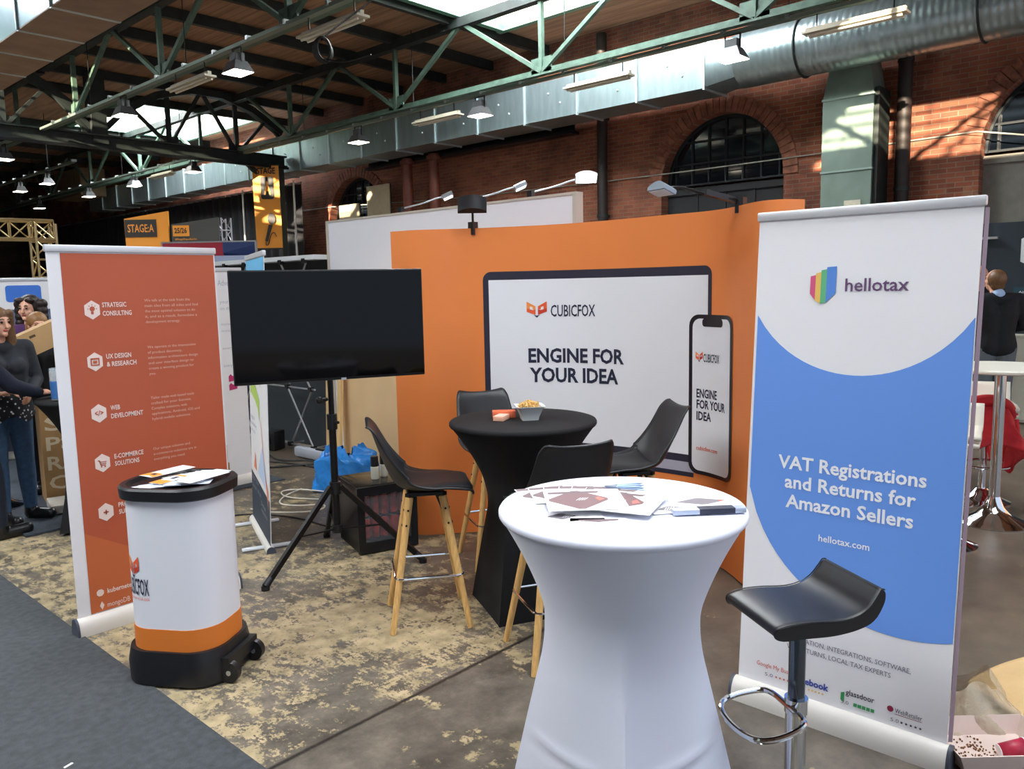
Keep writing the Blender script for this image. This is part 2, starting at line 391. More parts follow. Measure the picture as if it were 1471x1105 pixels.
# dark bay with a steel lintel and pale sheets
t = thing('steel_lintel', 'black steel beam across the dark wall bay under the duct', 'beam', (13.8, 14.2, 5.0))
mb = MB(); mb.box((0, 0, 0), (.3, 7.0, .06)); mb.box((0, 0, .4), (.3, 7.0, .06)); mb.box((0, 0, .2), (.04, 7.0, .38)); mb.build('flanged_beam', BLACKM, t, smooth=0)
mb = MB()
for y in (-3, -1, 1, 3): mb.box((0, y, .2), (.28, .03, .36))
mb.build('stiffener', BLACKM, t, smooth=0)
PALE = mat('pale_sheet', '#b9ad93', .7, var=.08)
for y, w, z, h, lab in ((17.3, .95, 2.2, 2.35, 'right cream board leaning high by the left arched window'), (18.6, .9, 2.2, 1.95, 'left cream board in front of the left arched window')):
    t = thing('cream_board', lab, 'board', (13.75, y, 0)); mb = MB(); mb.box((0, 0, z + h / 2), (.03, w, h)); mb.build('panel', PALE, t, smooth=0)
    mb = MB(); mb.box((.05, -w / 2 + .05, (z + h) / 2), (.05, .05, z + h)); mb.box((.05, w / 2 - .05, (z + h) / 2), (.05, .05, z + h)); mb.build('post', DARKST, t, smooth=0)

# --- roof deck with roof lights
def roof_material():
    m = bpy.data.materials.new('roof_boards'); m.use_nodes = True
    n = m.node_tree.nodes; L = m.node_tree.links; b = n['Principled BSDF']
    tc = n.new('ShaderNodeTexCoord'); sp = n.new('ShaderNodeSeparateXYZ'); L.new(tc.outputs['Object'], sp.inputs[0])
    mp = n.new('ShaderNodeMapping'); mp.inputs['Scale'].default_value = (7, .5, 1); L.new(tc.outputs['Object'], mp.inputs[0])
    t = n.new('ShaderNodeTexNoise'); t.inputs['Scale'].default_value = 1; t.inputs['Detail'].default_value = 6; L.new(mp.outputs[0], t.inputs['Vector'])
    r = n.new('ShaderNodeValToRGB'); r.color_ramp.elements[0].position = .3; r.color_ramp.elements[1].position = .75
    r.color_ramp.elements[0].color = lin('#7d5d48'); r.color_ramp.elements[1].color = lin('#b68c6b'); L.new(t.outputs[0], r.inputs[0])
    w = n.new('ShaderNodeMath'); w.operation = 'FRACT'; d = n.new('ShaderNodeMath'); d.operation = 'MULTIPLY'; d.inputs[1].default_value = 1 / .19
    L.new(sp.outputs[0], d.inputs[0]); L.new(d.outputs[0], w.inputs[0])
    rp = n.new('ShaderNodeValToRGB'); rp.color_ramp.elements[0].position = .02; rp.color_ramp.elements[1].position = .07
    rp.color_ramp.elements[0].color = (.35, .33, .3, 1); rp.color_ramp.elements[1].color = (1, 1, 1, 1); L.new(w.outputs[0], rp.inputs[0])
    mx = n.new('ShaderNodeMix'); mx.data_type = 'RGBA'; mx.blend_type = 'MULTIPLY'; mx.inputs[0].default_value = 1
    L.new(r.outputs[0], mx.inputs[6]); L.new(rp.outputs[0], mx.inputs[7]); L.new(mx.outputs[2], b.inputs['Base Color']); b.inputs['Roughness'].default_value = .8
    return m
RZ = 7.05
holes = [(1.1, 5.3, -2.6, 2.4), (-1.2, 4.4, 14.4, 19.7), (8.6, 12.55, 5.6, 11.55), (9.6, 13.4, 22.4, 26.9), (-5.0, -1.0, 2.0, 9.2)]  # first, second and last openings are unseen, placed to admit sun and fill
mb = MB()
xs = sorted({-8.0, 14.9} | {h[0] for h in holes} | {h[1] for h in holes}); yl = sorted({-6.0, 46.4} | {h[2] for h in holes} | {h[3] for h in holes})
for i in range(len(xs) - 1):
    for j in range(len(yl) - 1):
        cx, cy = (xs[i] + xs[i + 1]) / 2, (yl[j] + yl[j + 1]) / 2
        if any(h[0] < cx < h[1] and h[2] < cy < h[3] for h in holes): continue
        mb.box((cx, cy, RZ + .06), (xs[i + 1] - xs[i], yl[j + 1] - yl[j], .12))
struct(mb.build('ceiling', roof_material(), smooth=0))
CURB = mat('roof_light_curb', '#c9cbbb', .6); CURBG = mat('roof_light_frame', '#5f8a74', .5)
GLZ = mat('roof_glass', '#f4f8fb', .05, alpha=.18)
for k, h in enumerate(holes):
    w = thing('window_%d' % (k + 4), 'x', 'window', ((h[0] + h[1]) / 2, (h[2] + h[3]) / 2, RZ)); del w['label'], w['category']; struct(w)
    a, b_ = (h[1] - h[0]) / 2, (h[3] - h[2]) / 2
    mb = MB()
    ch_ = .12 if k < 2 else .6  # low curbs on two added openings let the low sun in
    for s in (-1, 1):
        mb.box((s * (a + .03), 0, .08 + ch_ / 2), (.06, 2 * b_ + .12, ch_)); mb.box((0, s * (b_ + .03), .08 + ch_ / 2), (2 * a, .06, ch_))
    mb.build('curb', CURB, w, smooth=0)
    mb = MB()
    for s in (-1, 1):
        mb.box((s * (a - .03), 0, -.02), (.14, 2 * b_ + .2, .2)); mb.box((0, s * (b_ - .03), -.02), (2 * a - .2, .14, .2))
    mb.build('frame', CURBG, w, smooth=0)
    mb = MB()
    for i in range(1, 6): mb.box((-a + 2 * a * i / 6, 0, ch_ + .02), (.04, 2 * b_, .06))
    mb.box((0, 0, ch_ + .02), (2 * a, .05, .05)); mb.build('glazing_bars', CURBG, w, smooth=0)
    mb = MB(); mb.box((0, 0, ch_ + .06), (2 * a, 2 * b_, .008)); mb.build('glass_pane', GLZ, w, smooth=0)

# --- purlins
for k, y in enumerate((-3.2, -1.3, 4.2, 5.45, 11.75, 13.45, 15.05, 16.7, 18.4, 20.3, 22.2, 27.1, 29, 31, 33.5, 36, 39, 42)):
    mb = MB(); mb.box((3.2, y, RZ - .11), (22, .11, .2)); struct(mb.build('trim_%d' % (k + 10), DARKST, smooth=0))

# --- lattice trusses
def truss(label, ax, fix, a0, a1, zl, nodes, zt, w=.11, mats=GREENST, arch=None):
    """ax 'y': runs along Y at x = fix; nodes: positions of the lower joints; zt(a) height of the upper chord"""
    t = thing('roof_truss', label, 'truss', (fix, a0, 0) if ax == 'y' else (a0, fix, 0))
    P = (lambda a, z: (0, a - a0, z)) if ax == 'y' else (lambda a, z: (a - a0, 0, z))
    mb = MB(); mb.bar(P(a0, zl), P(a1, zl), w * 1.3, .035); mb.bar(P(a0, zl + .05), P(a1, zl + .05), .03, .1); mb.build('bottom_chord', mats, t, smooth=0)
    mb = MB(); K = 24
    for i in range(K):
        b0, b1 = a0 + (a1 - a0) * i / K, a0 + (a1 - a0) * (i + 1) / K
        mb.bar(P(b0, zt(b0)), P(b1, zt(b1)), w * 1.6, .17)
    mb.build('top_chord', DARKST, t, smooth=0)
    sp = nodes[1] - nodes[0]
    for c in nodes:
        mb = MB(); mb.bar(P(c, zl + .05), P(c, zt(c)), w * .8, .07); mb.build('web_bar', mats, t, smooth=0)
        for s in (-1, 1):
            e = c + s * sp * .5
            if a0 - .1 <= e <= a1 + .1:
                mb = MB(); mb.bar(P(c, zl + .05), P(e, zt(e)), w * .7, .07); mb.build('web_bar', mats, t, smooth=0)
        mb = MB(); mb.box(P(c, zl + .14), (.03, .46, .3) if ax == 'y' else (.46, .03, .3)); mb.build('gusset_plate', mats, t, smooth=0)
    return t
zt_line = lambda a: 6.82
ZL = 5.5
truss('green lattice roof truss nearest the brick wall, ending at the cross girder', 'y', 11.27, -5, 20.0, ZL, [-6.5 + 3.99 * i for i in range(7)][0:7], zt_line)
truss('green lattice roof truss over the booth, ending at the cross girder', 'y', 6.70, -5, 20.0, ZL, [-5.8 + 4.02 * i for i in range(7)], zt_line)
truss('green lattice roof truss beyond the cross girder along the brick wall', 'y', 11.27, 20.2, 45, ZL, [22.0 + 4.0 * i for i in range(6)], zt_line)
truss('green lattice roof truss beyond the cross girder further from the wall', 'y', 6.70, 20.2, 45, ZL, [22.0 + 4.0 * i for i in range(6)], zt_line)
def zt_arch(a):
    c = 10.55 if a > 7.6 else 5.1; h = max(0, 1 - ((a - c) / 2.85) ** 2)
    return 5.66 + 1.22 * h
def zt_arch2(a):
    k = (a - 2.35) % 5.45; return 5.66 + 1.25 * max(0, 1 - ((k - 2.72) / 2.72) ** 2)
truss('dark arched lattice girder crossing the hall in front of the roof light', 'x', 20.1, -8, 12.65, 5.40, [-6.9 + 1.82 * i for i in range(12)], zt_arch2, w=.14, mats=DARKST)
t = thing('cross_beam', 'long dark steel beam crossing the hall under the arched girder', 'beam', (2.3, 20.0, 5.22))
mb = MB(); mb.box((0, 0, 0), (20.7, .3, .035)); mb.box((0, 0, .26), (20.7, .3, .035)); mb.box((0, 0, .13), (20.7, .03, .24)); mb.build('flanged_beam', DARKST, t, smooth=0)
mb = MB(); mb.box((0, -.17, -.06), (20.7, .1, .06)); mb.build('cable_tray', BLACKM, t, smooth=0)
for x, lab in ((7.78, 'dark steel column head carrying the cross girder on the left'), (12.56, 'dark steel column carrying the cross girder beside the brick wall')):
    t = thing('steel_column', lab, 'column', (x, 20.1, 0)); z0 = 5.3 if x < 8 else 0
    mb = MB()
    if x < 8:
        mb.box((0, 0, 6.1), (.34, .34, 1.6))
    else:
        mb.box((0, 0, 2.59), (.16, .16, 5.18))
    mb.build('shaft', DARKST, t, smooth=0)
    mb = MB()
    for s in ((-1, 1) if x < 8 else (-1,)): mb.bar((s * .15, 0, 5.65 if x < 8 else 4.5), (s * 1.0, 0, 6.5 if x < 8 else 5.25), .1, .12)
    mb.build('brace', DARKST, t, smooth=0)

# --- ducts
t = thing('air_duct', 'galvanised rectangular air duct running along the brick wall', 'duct', (13.12, 7.05, 5.46))
mb = MB(); mb.box((0, 13.6, 0), (.8, 27.2, .74)); mb.build('duct_run', GALV, t, smooth=0)
for i in range(20):
    mb = MB(); mb.box((0, i * 1.36 + .02, 0), (.86, .035, .80)); mb.build('flange_joint', mat('duct_flange', '#c5d2d4', .4, .6), t, smooth=0)
for i in range(12):
    for zq in (-.1, .12): mb = MB(); mb.ball((-.405, i * 1.36 + .45 + .3 * (zq > 0), zq), .022, 8, 5); mb.build('stud', mat('duct_flange', '', 0), t)
t = thing('spiral_duct', 'round spiral galvanised duct at the upper right along the brick wall', 'duct', (13.1, 6.55, 5.5))
mb = MB(); N = 220; prof = []
mb.grid(lambda u, v: ((.44 + .0022 * sin(v * 2 * pi * 90)) * cos(2 * pi * u), -v * 9, (.44 + .0022 * sin(v * 2 * pi * 90)) * sin(2 * pi * u)), 48, 540, wrap=True)
mb.build('spiral_pipe', GALV, t, smooth=60)
mb = MB()
def trans_ring(k):
    out = []
    for i in range(32):
        a = 2 * pi * i / 32; c, s = cos(a), sin(a); q = max(abs(c) / .4, abs(s) / .37); sq = Vector((c / q, s / q)); ro = Vector((.44 * c, .44 * s))
        p = sq.lerp(ro, k); out.append((p.x, .5 - .5 * k, p.y - .02 * (1 - k)))
    return out
A, B = trans_ring(0), trans_ring(1)
mb.add(A + B, [(i, (i + 1) % 32, 32 + (i + 1) % 32, 32 + i) for i in range(32)]); mb.build('transition_piece', GALV, t, smooth=20)
for y in (-1.05, -3.6, -6.2):
    mb = MB(); mb.tube([(.455 * cos(2 * pi * i / 32), y, .455 * sin(2 * pi * i / 32)) for i in range(32)], .018, 6, closed=True); mb.build('joint_ring', DARKST, t)
    mb = MB(); mb.cone((-.0, y, .45), (0, y, 1.55), .008, n=6); mb.build('hanger_rod', BLACKM, t)
t = thing('vertical_duct', 'grey-green vertical duct rising up the brick wall to the round duct', 'duct', (13.78, 4.93, 0))
mb = MB(); mb.box((0, 0, 2.35), (.6, .80, 4.7)); 
mb.add([(x, y, z) for z, hw, hx in ((4.7, .40, .3), (5.35, .30, .24)) for x, y in ((-hx, -hw), (hx, -hw), (hx, hw), (-hx, hw))], [(0, 1, 5, 4), (1, 2, 6, 5), (2, 3, 7, 6), (3, 0, 4, 7), (4, 5, 6, 7)])
mb.build('duct_body', mat('painted_duct', '#77897f', .5, .25, var=.12, scale=3), t, smooth=0)
for z in (1.2, 3.55, 4.7):
    mb = MB(); mb.box((0, 0, z), (.63, .83, .03)); mb.build('flange_joint', mat('painted_duct_light', '#8fa39a', .5, .2), t, smooth=0)
mb = MB(); mb.box((-.305, -.12, 2.95), (.02, .26, .24)); mb.build('inspection_hatch', mat('hatch', '#c9c2ae', .6, var=.15), t, smooth=0)
mb = MB(); mb.box((.0, -.44, 2.4), (.5, .06, 4.8)); mb.build('steel_post', DARKST, t, smooth=0)
t = thing('near_duct', 'big galvanised rectangular duct crossing the upper left corner overhead', 'duct', (4.47, 8, 5.85))
mb = MB(); mb.box((0, 1.0, .012), (.86, 16, .72)); mb.build('duct_run', mat('near_galvanised', '#7f949e', .3, .7, var=.1, scale=2), t, smooth=0)
mb = MB(); mb.box((0, 1.0, -.358), (.862, 16, .02)); o = mb.build('underside_reflection', mat('duct_reflection', '#8d7460', .6, var=.15, scale=3), t, smooth=0); o['label'] = 'brown underside of the duct'  # brown reflection of the roof boards, put into the underside's colour
for i in range(13):
    mb = MB(); mb.box((-.005, -6.8 + i * 1.3, .01), (.90, .04, .74)); mb.box((0, -6.8 + i * 1.3, -.37), (.87, .06, .012)); mb.build('flange_joint', mat('duct_flange', '', 0), t, smooth=0)
    for s in (-1, 1): mb = MB(); mb.cone((s * .45, -6.8 + i * 1.3, .3), (s * .45, -6.8 + i * 1.3, 1.2), .008, n=6); mb.build('hanger_rod', BLACKM, t)

# --- lamps on the light tracks
LENS = mat('lamp_lens', '#fff4e4', .4, emit='#fff1dc', estr=9)
HOUS = mat('lamp_housing', '#57585a', .45, .5)
def lamp_proto():
    t = thing('high_bay_lamp', '', 'lamp', group='high-bay lamps under the roof trusses')
    mb = MB()
    A = [(-.16, -.2, 0), (.16, -.2, 0), (.16, .2, 0), (-.16, .2, 0)]; B = [(-.10, -.12, .16), (.10, -.12, .16), (.10, .12, .16), (-.10, .12, .16)]
    mb.add(A + B, [(0, 1, 5, 4), (1, 2, 6, 5), (2, 3, 7, 6), (3, 0, 4, 7), (4, 5, 6, 7)]); mb.box((0, 0, .22), (.14, .2, .12)); mb.build('housing', HOUS, t, smooth=0)
    mb = MB(); mb.box((0, 0, 0), (.30, .38, .012)); mb.build('lens', LENS, t, smooth=0)
    mb = MB(); mb.bar((0, -.12, .1), (0, -.12, .36), .02); mb.bar((0, .12, .1), (0, .12, .36), .02); mb.bar((0, -.12, .36), (0, .12, .36), .03); mb.build('bracket', BLACKM, t, smooth=0)
    return t
LP = [((6.5, 15.5, 5.06), 'high-bay lamp at the far end of the light track over the booth'), ((6.5, 11.4, 5.06), 'bright high-bay lamp upper left, nearer one on the track over the booth'),
      ((11.37, 11.1, 5.06), 'high-bay lamp hanging above the orange wall before the duct'), ((11.35, 14.9, 5.06), 'high-bay lamp at the bend of the truss left of the orange lamp'),
      ((11.35, 5.85, 5.06), 'high-bay lamp in front of the round duct at upper right'), ((10.7, 21.4, 5.06), 'high-bay lamp beyond the cross girder, nearest of the far row'),
      ((10.7, 25.2, 5.06), 'high-bay lamp in the far row, second beyond the cross girder'), ((10.7, 28.8, 5.06), 'high-bay lamp in the far row, third beyond the cross girder'),
      ((10.7, 33.6, 5.06), 'high-bay lamp in the far row, farthest of the row'), ((6.41, 22.2, 5.06), 'high-bay lamp at the left picture edge below the cross beam'),
      ((8.6, 28.6, 5.06), 'small far high-bay lamp at far left, left of a pair'), ((8.6, 26.2, 5.06), 'small far high-bay lamp at far left, right of a pair')]
lp0 = lamp_proto()
for k, (p, lab) in enumerate(LP):
    o = lp0 if k == 0 else copy_tree(lp0); relabel(o, lab, p, 0)
FX = [((6.50, 12.9, 5.12), 'pale fluorescent fitting between the two lamps on the track over the booth'), ((6.50, 9.0, 5.12), 'pale fluorescent fitting at the top edge on the track over the booth'),
      ((11.35, 12.3, 5.12), 'pale fluorescent fitting left of the lamp above the orange wall'), ((11.35, 8.3, 5.12), 'pale fluorescent fitting on the wall track before the rectangular duct'), ((11.35, 4.1, 5.12), 'pale fluorescent fitting above the round duct at the top edge'),
      ((10.7, 23.3, 5.12), 'pale fluorescent fitting between the far row lamps')]
t = thing('fluorescent_fitting', '', 'lamp', group='fluorescent fittings on the light tracks')
mb = MB(); mb.box((0, 0, .06), (.2, 1.35, .03)); mb.box((0, 0, .1), (.06, 1.3, .06)); mb.build('housing', mat('cream_enamel', '#cfc8b4', .5), t, smooth=0)
for s in (-1, 1):
    mb = MB(); mb.cone((s * .05, -.62, .02), (s * .05, .62, .02), .016, n=10); mb.build('tube', mat('lamp_tube', '#e6e0d0', .3), t)
for s in (-1, 1): mb = MB(); mb.cone((0, s * .5, .12), (0, s * .5, .292), .01, n=6); mb.build('hanger', BLACKM, t)
for k, (p, lab) in enumerate(FX):
    o = t if k == 0 else copy_tree(t); relabel(o, lab, p, 0)
for x, y0, y1, lab in ((6.5, -5, 19.8, 'slim light track under the truss over the booth'), (11.35, -5, 19.8, 'slim light track under the truss along the brick wall'), (10.7, 20.4, 36, 'slim light track beyond the cross girder nearer the brick wall'), (6.41, 20.4, 36, 'slim light track beyond the cross girder further from the wall'), (8.6, 24, 32, 'short far light track between the two trusses beyond the cross girder')):
    t = thing('light_track', lab, 'track', (x, 0, 5.44)); mb = MB(); mb.box((0, (y0 + y1) / 2, 0), (.1, y1 - y0, .05)); mb.build('rail', mat('track_grey', '#7d8a80', .45, .4), t, smooth=0)
    for q in range(int(y0) + 2, int(y1), 4): mb = MB(); mb.cone((0, q, .02), (0, q, 1.6), .008, n=6); mb.build('hanger_rod', BLACKM, t)
    mb = MB(); yy = y0
    while yy < y1: mb.box((0, yy, .03), (.14, .05, .06)); yy += 1.0
    mb.build('clip', ALU, t, smooth=0)
t = thing('cable_coil', 'coil of black cable hanging from the track over the booth', 'cable', (5.56, 7.9, 4.5))
mb = MB()
for k in range(5):
    mb.tube([((.10 + .012 * k) * cos(a) * .9 + .01 * k, .02 * k - .04, (.12 + .01 * ((k * 7) % 3)) * sin(a)) for a in [2 * pi * i / 20 for i in range(20)]], .011, 6, closed=True)
mb.build('loops', CABLE, t)
mb = MB(); mb.tube(smoothed([(0, 0, .1), (.25, .1, .3), (.6, .2, .55), (1.06, .3, .9)]), .01, 6); mb.tube(smoothed([(0, 0, -.1), (.15, -.2, -.16), (.3, -.5, -.1)]), .01, 6); mb.build('lead', CABLE, t)
t = thing('timber_cabin', 'small timber box hanging high at the far end of the duct', 'box', (12.15, 33.5, 5.6)); mb = MB(); mb.box((0, 0, .4), (.9, 2.6, 1.0)); mb.build('boarding', mat('timber', '#7b664c', .7, var=.2), t, smooth=0)
mb = MB()
for y in (-1.2, 1.2): mb.cone((0, y, .9), (0, y, 1.45), .02, n=6)
mb.build('hanger_rod', BLACKM, t)
# ================================================================ the booth
# --- orange curved pop-up wall
PLAN = [(3.667, 4.494), (3.740, 4.31), (4.00, 4.09), (4.215, 3.84), (4.385, 3.56), (4.472, 3.30), (4.525, 2.90), (4.53, 2.53), (4.47, 2.346), (4.39, 2.227), (4.31, 2.13), (4.24, 2.035), (4.210, 1.95), (4.236, 1.861), (4.34, 1.80)]
_S = [0]
for a, b in zip(PLAN, PLAN[1:]): _S.append(_S[-1] + math.hypot(b[0] - a[0], b[1] - a[1]))
def wall_pt(s, z, off=0.0):
    s = max(0, min(s, _S[-1] - 1e-6)); n = len(PLAN)
    i = max(k for k in range(n - 1) if _S[k] <= s); t = (s - _S[i]) / (_S[i + 1] - _S[i])
    P = [Vector(PLAN[max(0, min(n - 1, i + d))]) for d in (-1, 0, 1, 2)]
    # centripetal-ish Catmull-Rom, tangents scaled to the segment
    h = _S[i + 1] - _S[i]
    def tan(k):
        a, b = max(k - 1, 0), min(k + 1, n - 1)
        return (Vector(PLAN[b]) - Vector(PLAN[a])) / (_S[b] - _S[a])
    m0, m1 = tan(i) * h, tan(i + 1) * h
    p = P[1] * (2 * t ** 3 - 3 * t * t + 1) + m0 * (t ** 3 - 2 * t * t + t) + P[2] * (-2 * t ** 3 + 3 * t * t) + m1 * (t ** 3 - t * t)
    d = (P[1] * (6 * t * t - 6 * t) + m0 * (3 * t * t - 4 * t + 1) + P[2] * (-6 * t * t + 6 * t) + m1 * (3 * t * t - 2 * t)).normalized()
    nrm = Vector((d.y, -d.x))
    if nrm.x > 0 and s < 2.4: nrm = -nrm
    nrm = Vector((d.y, -d.x)) if (Vector((d.y, -d.x)).dot(Vector((-.8, -.6))) > 0 or s > 2.7) else Vector((-d.y, d.x))
    return Vector((p.x + nrm.x * off, p.y + nrm.y * off, z))
WH = lambda s: 2.2 + .035 * min(1, s / 2.0)
ow = thing('display_wall', 'orange curved pop-up display wall printed with a monitor and a phone', 'display wall')
mb = MB(); N = 120; Lw = _S[-1]
mb.grid(lambda u, v: wall_pt(u * Lw, .012 + v * (WH(u * Lw) - .012), 0), N, 12)
mb.grid(lambda u, v: wall_pt(u * Lw, .012 + v * (WH(u * Lw) - .012), -.03), N, 4)
for zf in (lambda s: .012, WH): mb.grid(lambda u, v: wall_pt(u * Lw, zf(u * Lw), -.03 * v), N, 1)
for s in (0, Lw): mb.grid(lambda u, v: wall_pt(s, .012 + v * (WH(s) - .012), -.03 * u), 1, 4)
mb.build('fabric_panel', ORANGE, ow, smooth=50)
mb = MB()
for s in (.45, 1.05, 1.65, 2.25):
    for sg in (-1, 1): mb.bar(wall_pt(s - .25 * sg, .1, -.12), wall_pt(s + .25 * sg, 2.05, -.12), .015)
    mb.bar(wall_pt(s, .0, -.12), wall_pt(s, 2.18, -.12), .02); mb.bar(wall_pt(s, .1, -.03), wall_pt(s, .1, -.12), .015); mb.bar(wall_pt(s, 2.1, -.03), wall_pt(s, 2.1, -.12), .015)
mb.build('frame', ALU, ow, smooth=0)
def wmap(off): return lambda u, v: wall_pt(u, v, off)
def curved_patch(mb, outline_rect, fn, r=0, mi=0, n=40):
    """rounded rectangle laid on the curved wall as a strip grid"""
    u0, u1, v0, v1 = outline_rect
    def f(a, b):
        u = u0 + (u1 - u0) * a; e = 0
        for du in (u - u0, u1 - u):
            if du < r: e = max(e, r - sqrt(max(0, r * r - (r - du) ** 2)))
        return fn(u, v0 + e + (v1 - v0 - 2 * e) * b)
    ks = sorted(set([i / n for i in range(n + 1)] + [r / (u1 - u0) * q for q in (.05, .15, .3, .5, .75, 1)] + [1 - r / (u1 - u0) * q for q in (.05, .15, .3, .5, .75, 1)])) if r else [i / n for i in range(n + 1)]
    vs = [f(a, b) for a in ks for b in (0, .5, 1)]
    mb.add(vs, [(3 * i + k, 3 * i + 3 + k, 3 * i + 4 + k, 3 * i + 1 + k) for i in range(len(ks) - 1) for k in (0, 1)], mi)
SCREENW = mat('screen_print', '#e6e6ea', .4); FRAMEG = mat('stand_grey_print', '#a9a6b4', .45)
mb = MB(); curved_patch(mb, (.66, 2.335, .64, 1.905), wmap(.002), .06); o = mb.build('printed_monitor', DARKINK, ow, smooth=50); o['label'] = 'dark monitor frame printed on the wall'
mb = MB(); curved_patch(mb, (.70, 2.305, .69, 1.846), wmap(.004), 0); mb.build('printed_screen', SCREENW, ow, smooth=50)
mb = MB(); curved_patch(mb, (.75, 2.2, .575, .64), wmap(.002), 0); mb.build('printed_monitor_chin', FRAMEG, ow, smooth=50)
mb = MB(); curved_patch(mb, (.75, 2.2, .545, .575), wmap(.002), 0); mb.build('printed_monitor_edge', DARKINK, ow, smooth=50)
mb = MB(); curved_patch(mb, (2.163, 2.565, .575, 1.60), wmap(.006), .07, n=30); mb.build('printed_phone', mat('phone_print', '#191920', .4), ow, smooth=50)
mb = MB(); curved_patch(mb, (2.19, 2.54, .60, 1.575), wmap(.008), .055, n=30); mb.build('printed_phone_screen', SCREENW, ow, smooth=50)
mb = MB(); curved_patch(mb, (2.265, 2.45, 1.525, 1.576), wmap(.010), .02, n=12); mb.build('printed_phone_notch', mat('phone_print', '', 0), ow, smooth=50)
FOXA, FOXB, FOXC = mat('fox_light_orange', '#f2914a', .5), mat('fox_orange', '#ea5f33', .5), mat('fox_deep', '#c9402a', .5)
def fox(fn, u, v, s, sy=None):
    """two-winged folded fox head emblem, s = half width; centre u, v"""
    sy = sy or s; mb = MB(); q = lambda pts: [(u + x * s, v + y * sy) for x, y in pts]
    shape(mb, q([(-1, .9), (-.12, .35), (-.12, .05), (-.38, -.02), (-.42, .28), (-.68, .36), (-.68, .02), (-1, .12)]), fn, 0)
    shape(mb, q([(-1, .12), (-.68, .02), (-.38, -.08), (-.12, .05), (-.12, -.62), (-1, -.25)]), fn, 1)
    shape(mb, q([(1, .9), (.12, .35), (.12, .05), (.38, -.02), (.42, .28), (.68, .36), (.68, .02), (1, .12)]), fn, 1)
    shape(mb, q([(1, .12), (.68, .02), (.38, -.08), (.12, .05), (.12, -.62), (1, -.25)]), fn, 2)
    shape(mb, q([(-.3, -.62), (0, -.7), (.3, -.62), (0, -.95)]), fn, 3)
    return mb
fm = [FOXA, FOXB, FOXC, NAVYINK]
fox(wmap(.006), 1.04, 1.635, .072, .062).build('fox_logo', fm, ow, smooth=0)
def text_part(name, lines, fn, material, parent, bold=.02):
    mb = MB()
    for ln in lines: write(mb, ln[0], fn, ln[1], ln[2], ln[3], ln[4], bold)
    return mb.build(name, material, parent, smooth=0)
text_part('company_name', [('CUBICFOX', 1.14, 1.466, 1.585, .078)], wmap(.006), NAVYINK, ow, .012)
text_part('slogan_text', [('ENGINE FOR', .975, 1.682, 1.262, .094), ('YOUR IDEA', .982, 1.638, 1.122, .096)], wmap(.006), NAVYINK, ow, .03)
fox(wmap(.010), 2.243, 1.335, .028, .036).build('fox_logo', fm, ow, smooth=0)
text_part('company_name', [('CUBICFOX', 2.276, 2.42, 1.303, .05)], wmap(.010), NAVYINK, ow, .012)
text_part('slogan_text', [('ENGINE', 2.224, 2.40, 1.075, .053), ('FOR YOUR', 2.225, 2.486, 1.005, .053), ('IDEA', 2.225, 2.347, .93, .053)], wmap(.010), NAVYINK, ow, .025)
text_part('web_address', [('cubicfox.com', 2.225, 2.41, .735, .026)], wmap(.010), FOXB, ow, .01)
# small hexagon badge low on the wall behind the back chair
mb = MB(); shape(mb, [(.66 + .055 * sin(k * pi / 3), .60 + .062 * cos(k * pi / 3)) for k in range(6)], wmap(.004)); mb.build('hexagon_badge', mat('badge_white', '#d9cfd6', .5), ow, smooth=0)
def clip_lamp(label, base, ctrl, head, hd, size, mats):
    t = thing('arm_lamp', label, 'lamp', base); B = Vector(base)
    mb = MB(); mb.box((0, 0, -.01), (.05, .05, .09)); mb.build('clamp', BLACKP, t, smooth=0)
    mb = MB(); mb.tube(smoothed([Vector((0, 0, .02))] + [Vector(c) - B for c in ctrl] + [Vector(head) - B]), .008, 8); mb.build('arm', mats[1], t)
    h = Vector(head) - B; M_ = Matrix.Translation(h) @ Vector(hd).to_track_quat('-Z', 'Y').to_matrix().to_4x4()
    mb = MB(); w, l = size
    mb.grid(lambda u, v: M_ @ Vector(((u - .5) * l, (v - .5) * w, .03 * (1 - (2 * u - 1) ** 2))), 8, 2); mb.grid(lambda u, v: M_ @ Vector(((u - .5) * l, (v - .5) * w, -.02)), 8, 1)
    mb.grid(lambda u, v: M_ @ Vector(((u - .5) * l, w * .5, -.02 + v * (.02 + .03 * (1 - (2 * u - 1) ** 2)))), 8, 1); mb.grid(lambda u, v: M_ @ Vector(((u - .5) * l, -w * .5, -.02 + v * (.02 + .03 * (1 - (2 * u - 1) ** 2)))), 8, 1)
    for e in (0, 1): mb.grid(lambda u, v: M_ @ Vector(((e - .5) * l, (u - .5) * w, -.02 + .02 * v)), 1, 1)
    bmesh.ops.remove_doubles(mb.bm, verts=mb.bm.verts[:], dist=1e-4)
    mb.build('lamp_head', mats[0], t)
    mb = MB(); mb.box((0, 0, -.022), (l * .9, w * .8, .006), M=M_); mb.build('lens', mats[2], t, smooth=0)
    return t
LENSOFF = mat('lens_off', '#cfd4da', .3)
clip_lamp('dark arm lamp rising above the left part of the orange display wall', wall_pt(.60, 2.22, -.02), [wall_pt(.60, 2.30, .0), wall_pt(.60, 2.33, .02)], wall_pt(.60, 2.37, .05), (.55, .5, -.62), (.13, .20), (BLACKP, BLACKM, LENSOFF))
clip_lamp('black arm lamp reaching out from the right end of the orange wall', wall_pt(2.60, 2.25, -.02), [(4.20, 2.29, 2.285), (4.0, 2.37, 2.335)], (3.90, 2.42, 2.315), (-.35, .1, -1), (.09, .14), (mat('lamp_grey', '#8d97a3', .4, .3), BLACKM, LENSOFF))
bl_ = [o for o in COL.objects if o.name.startswith('arm_lamp')][-1]
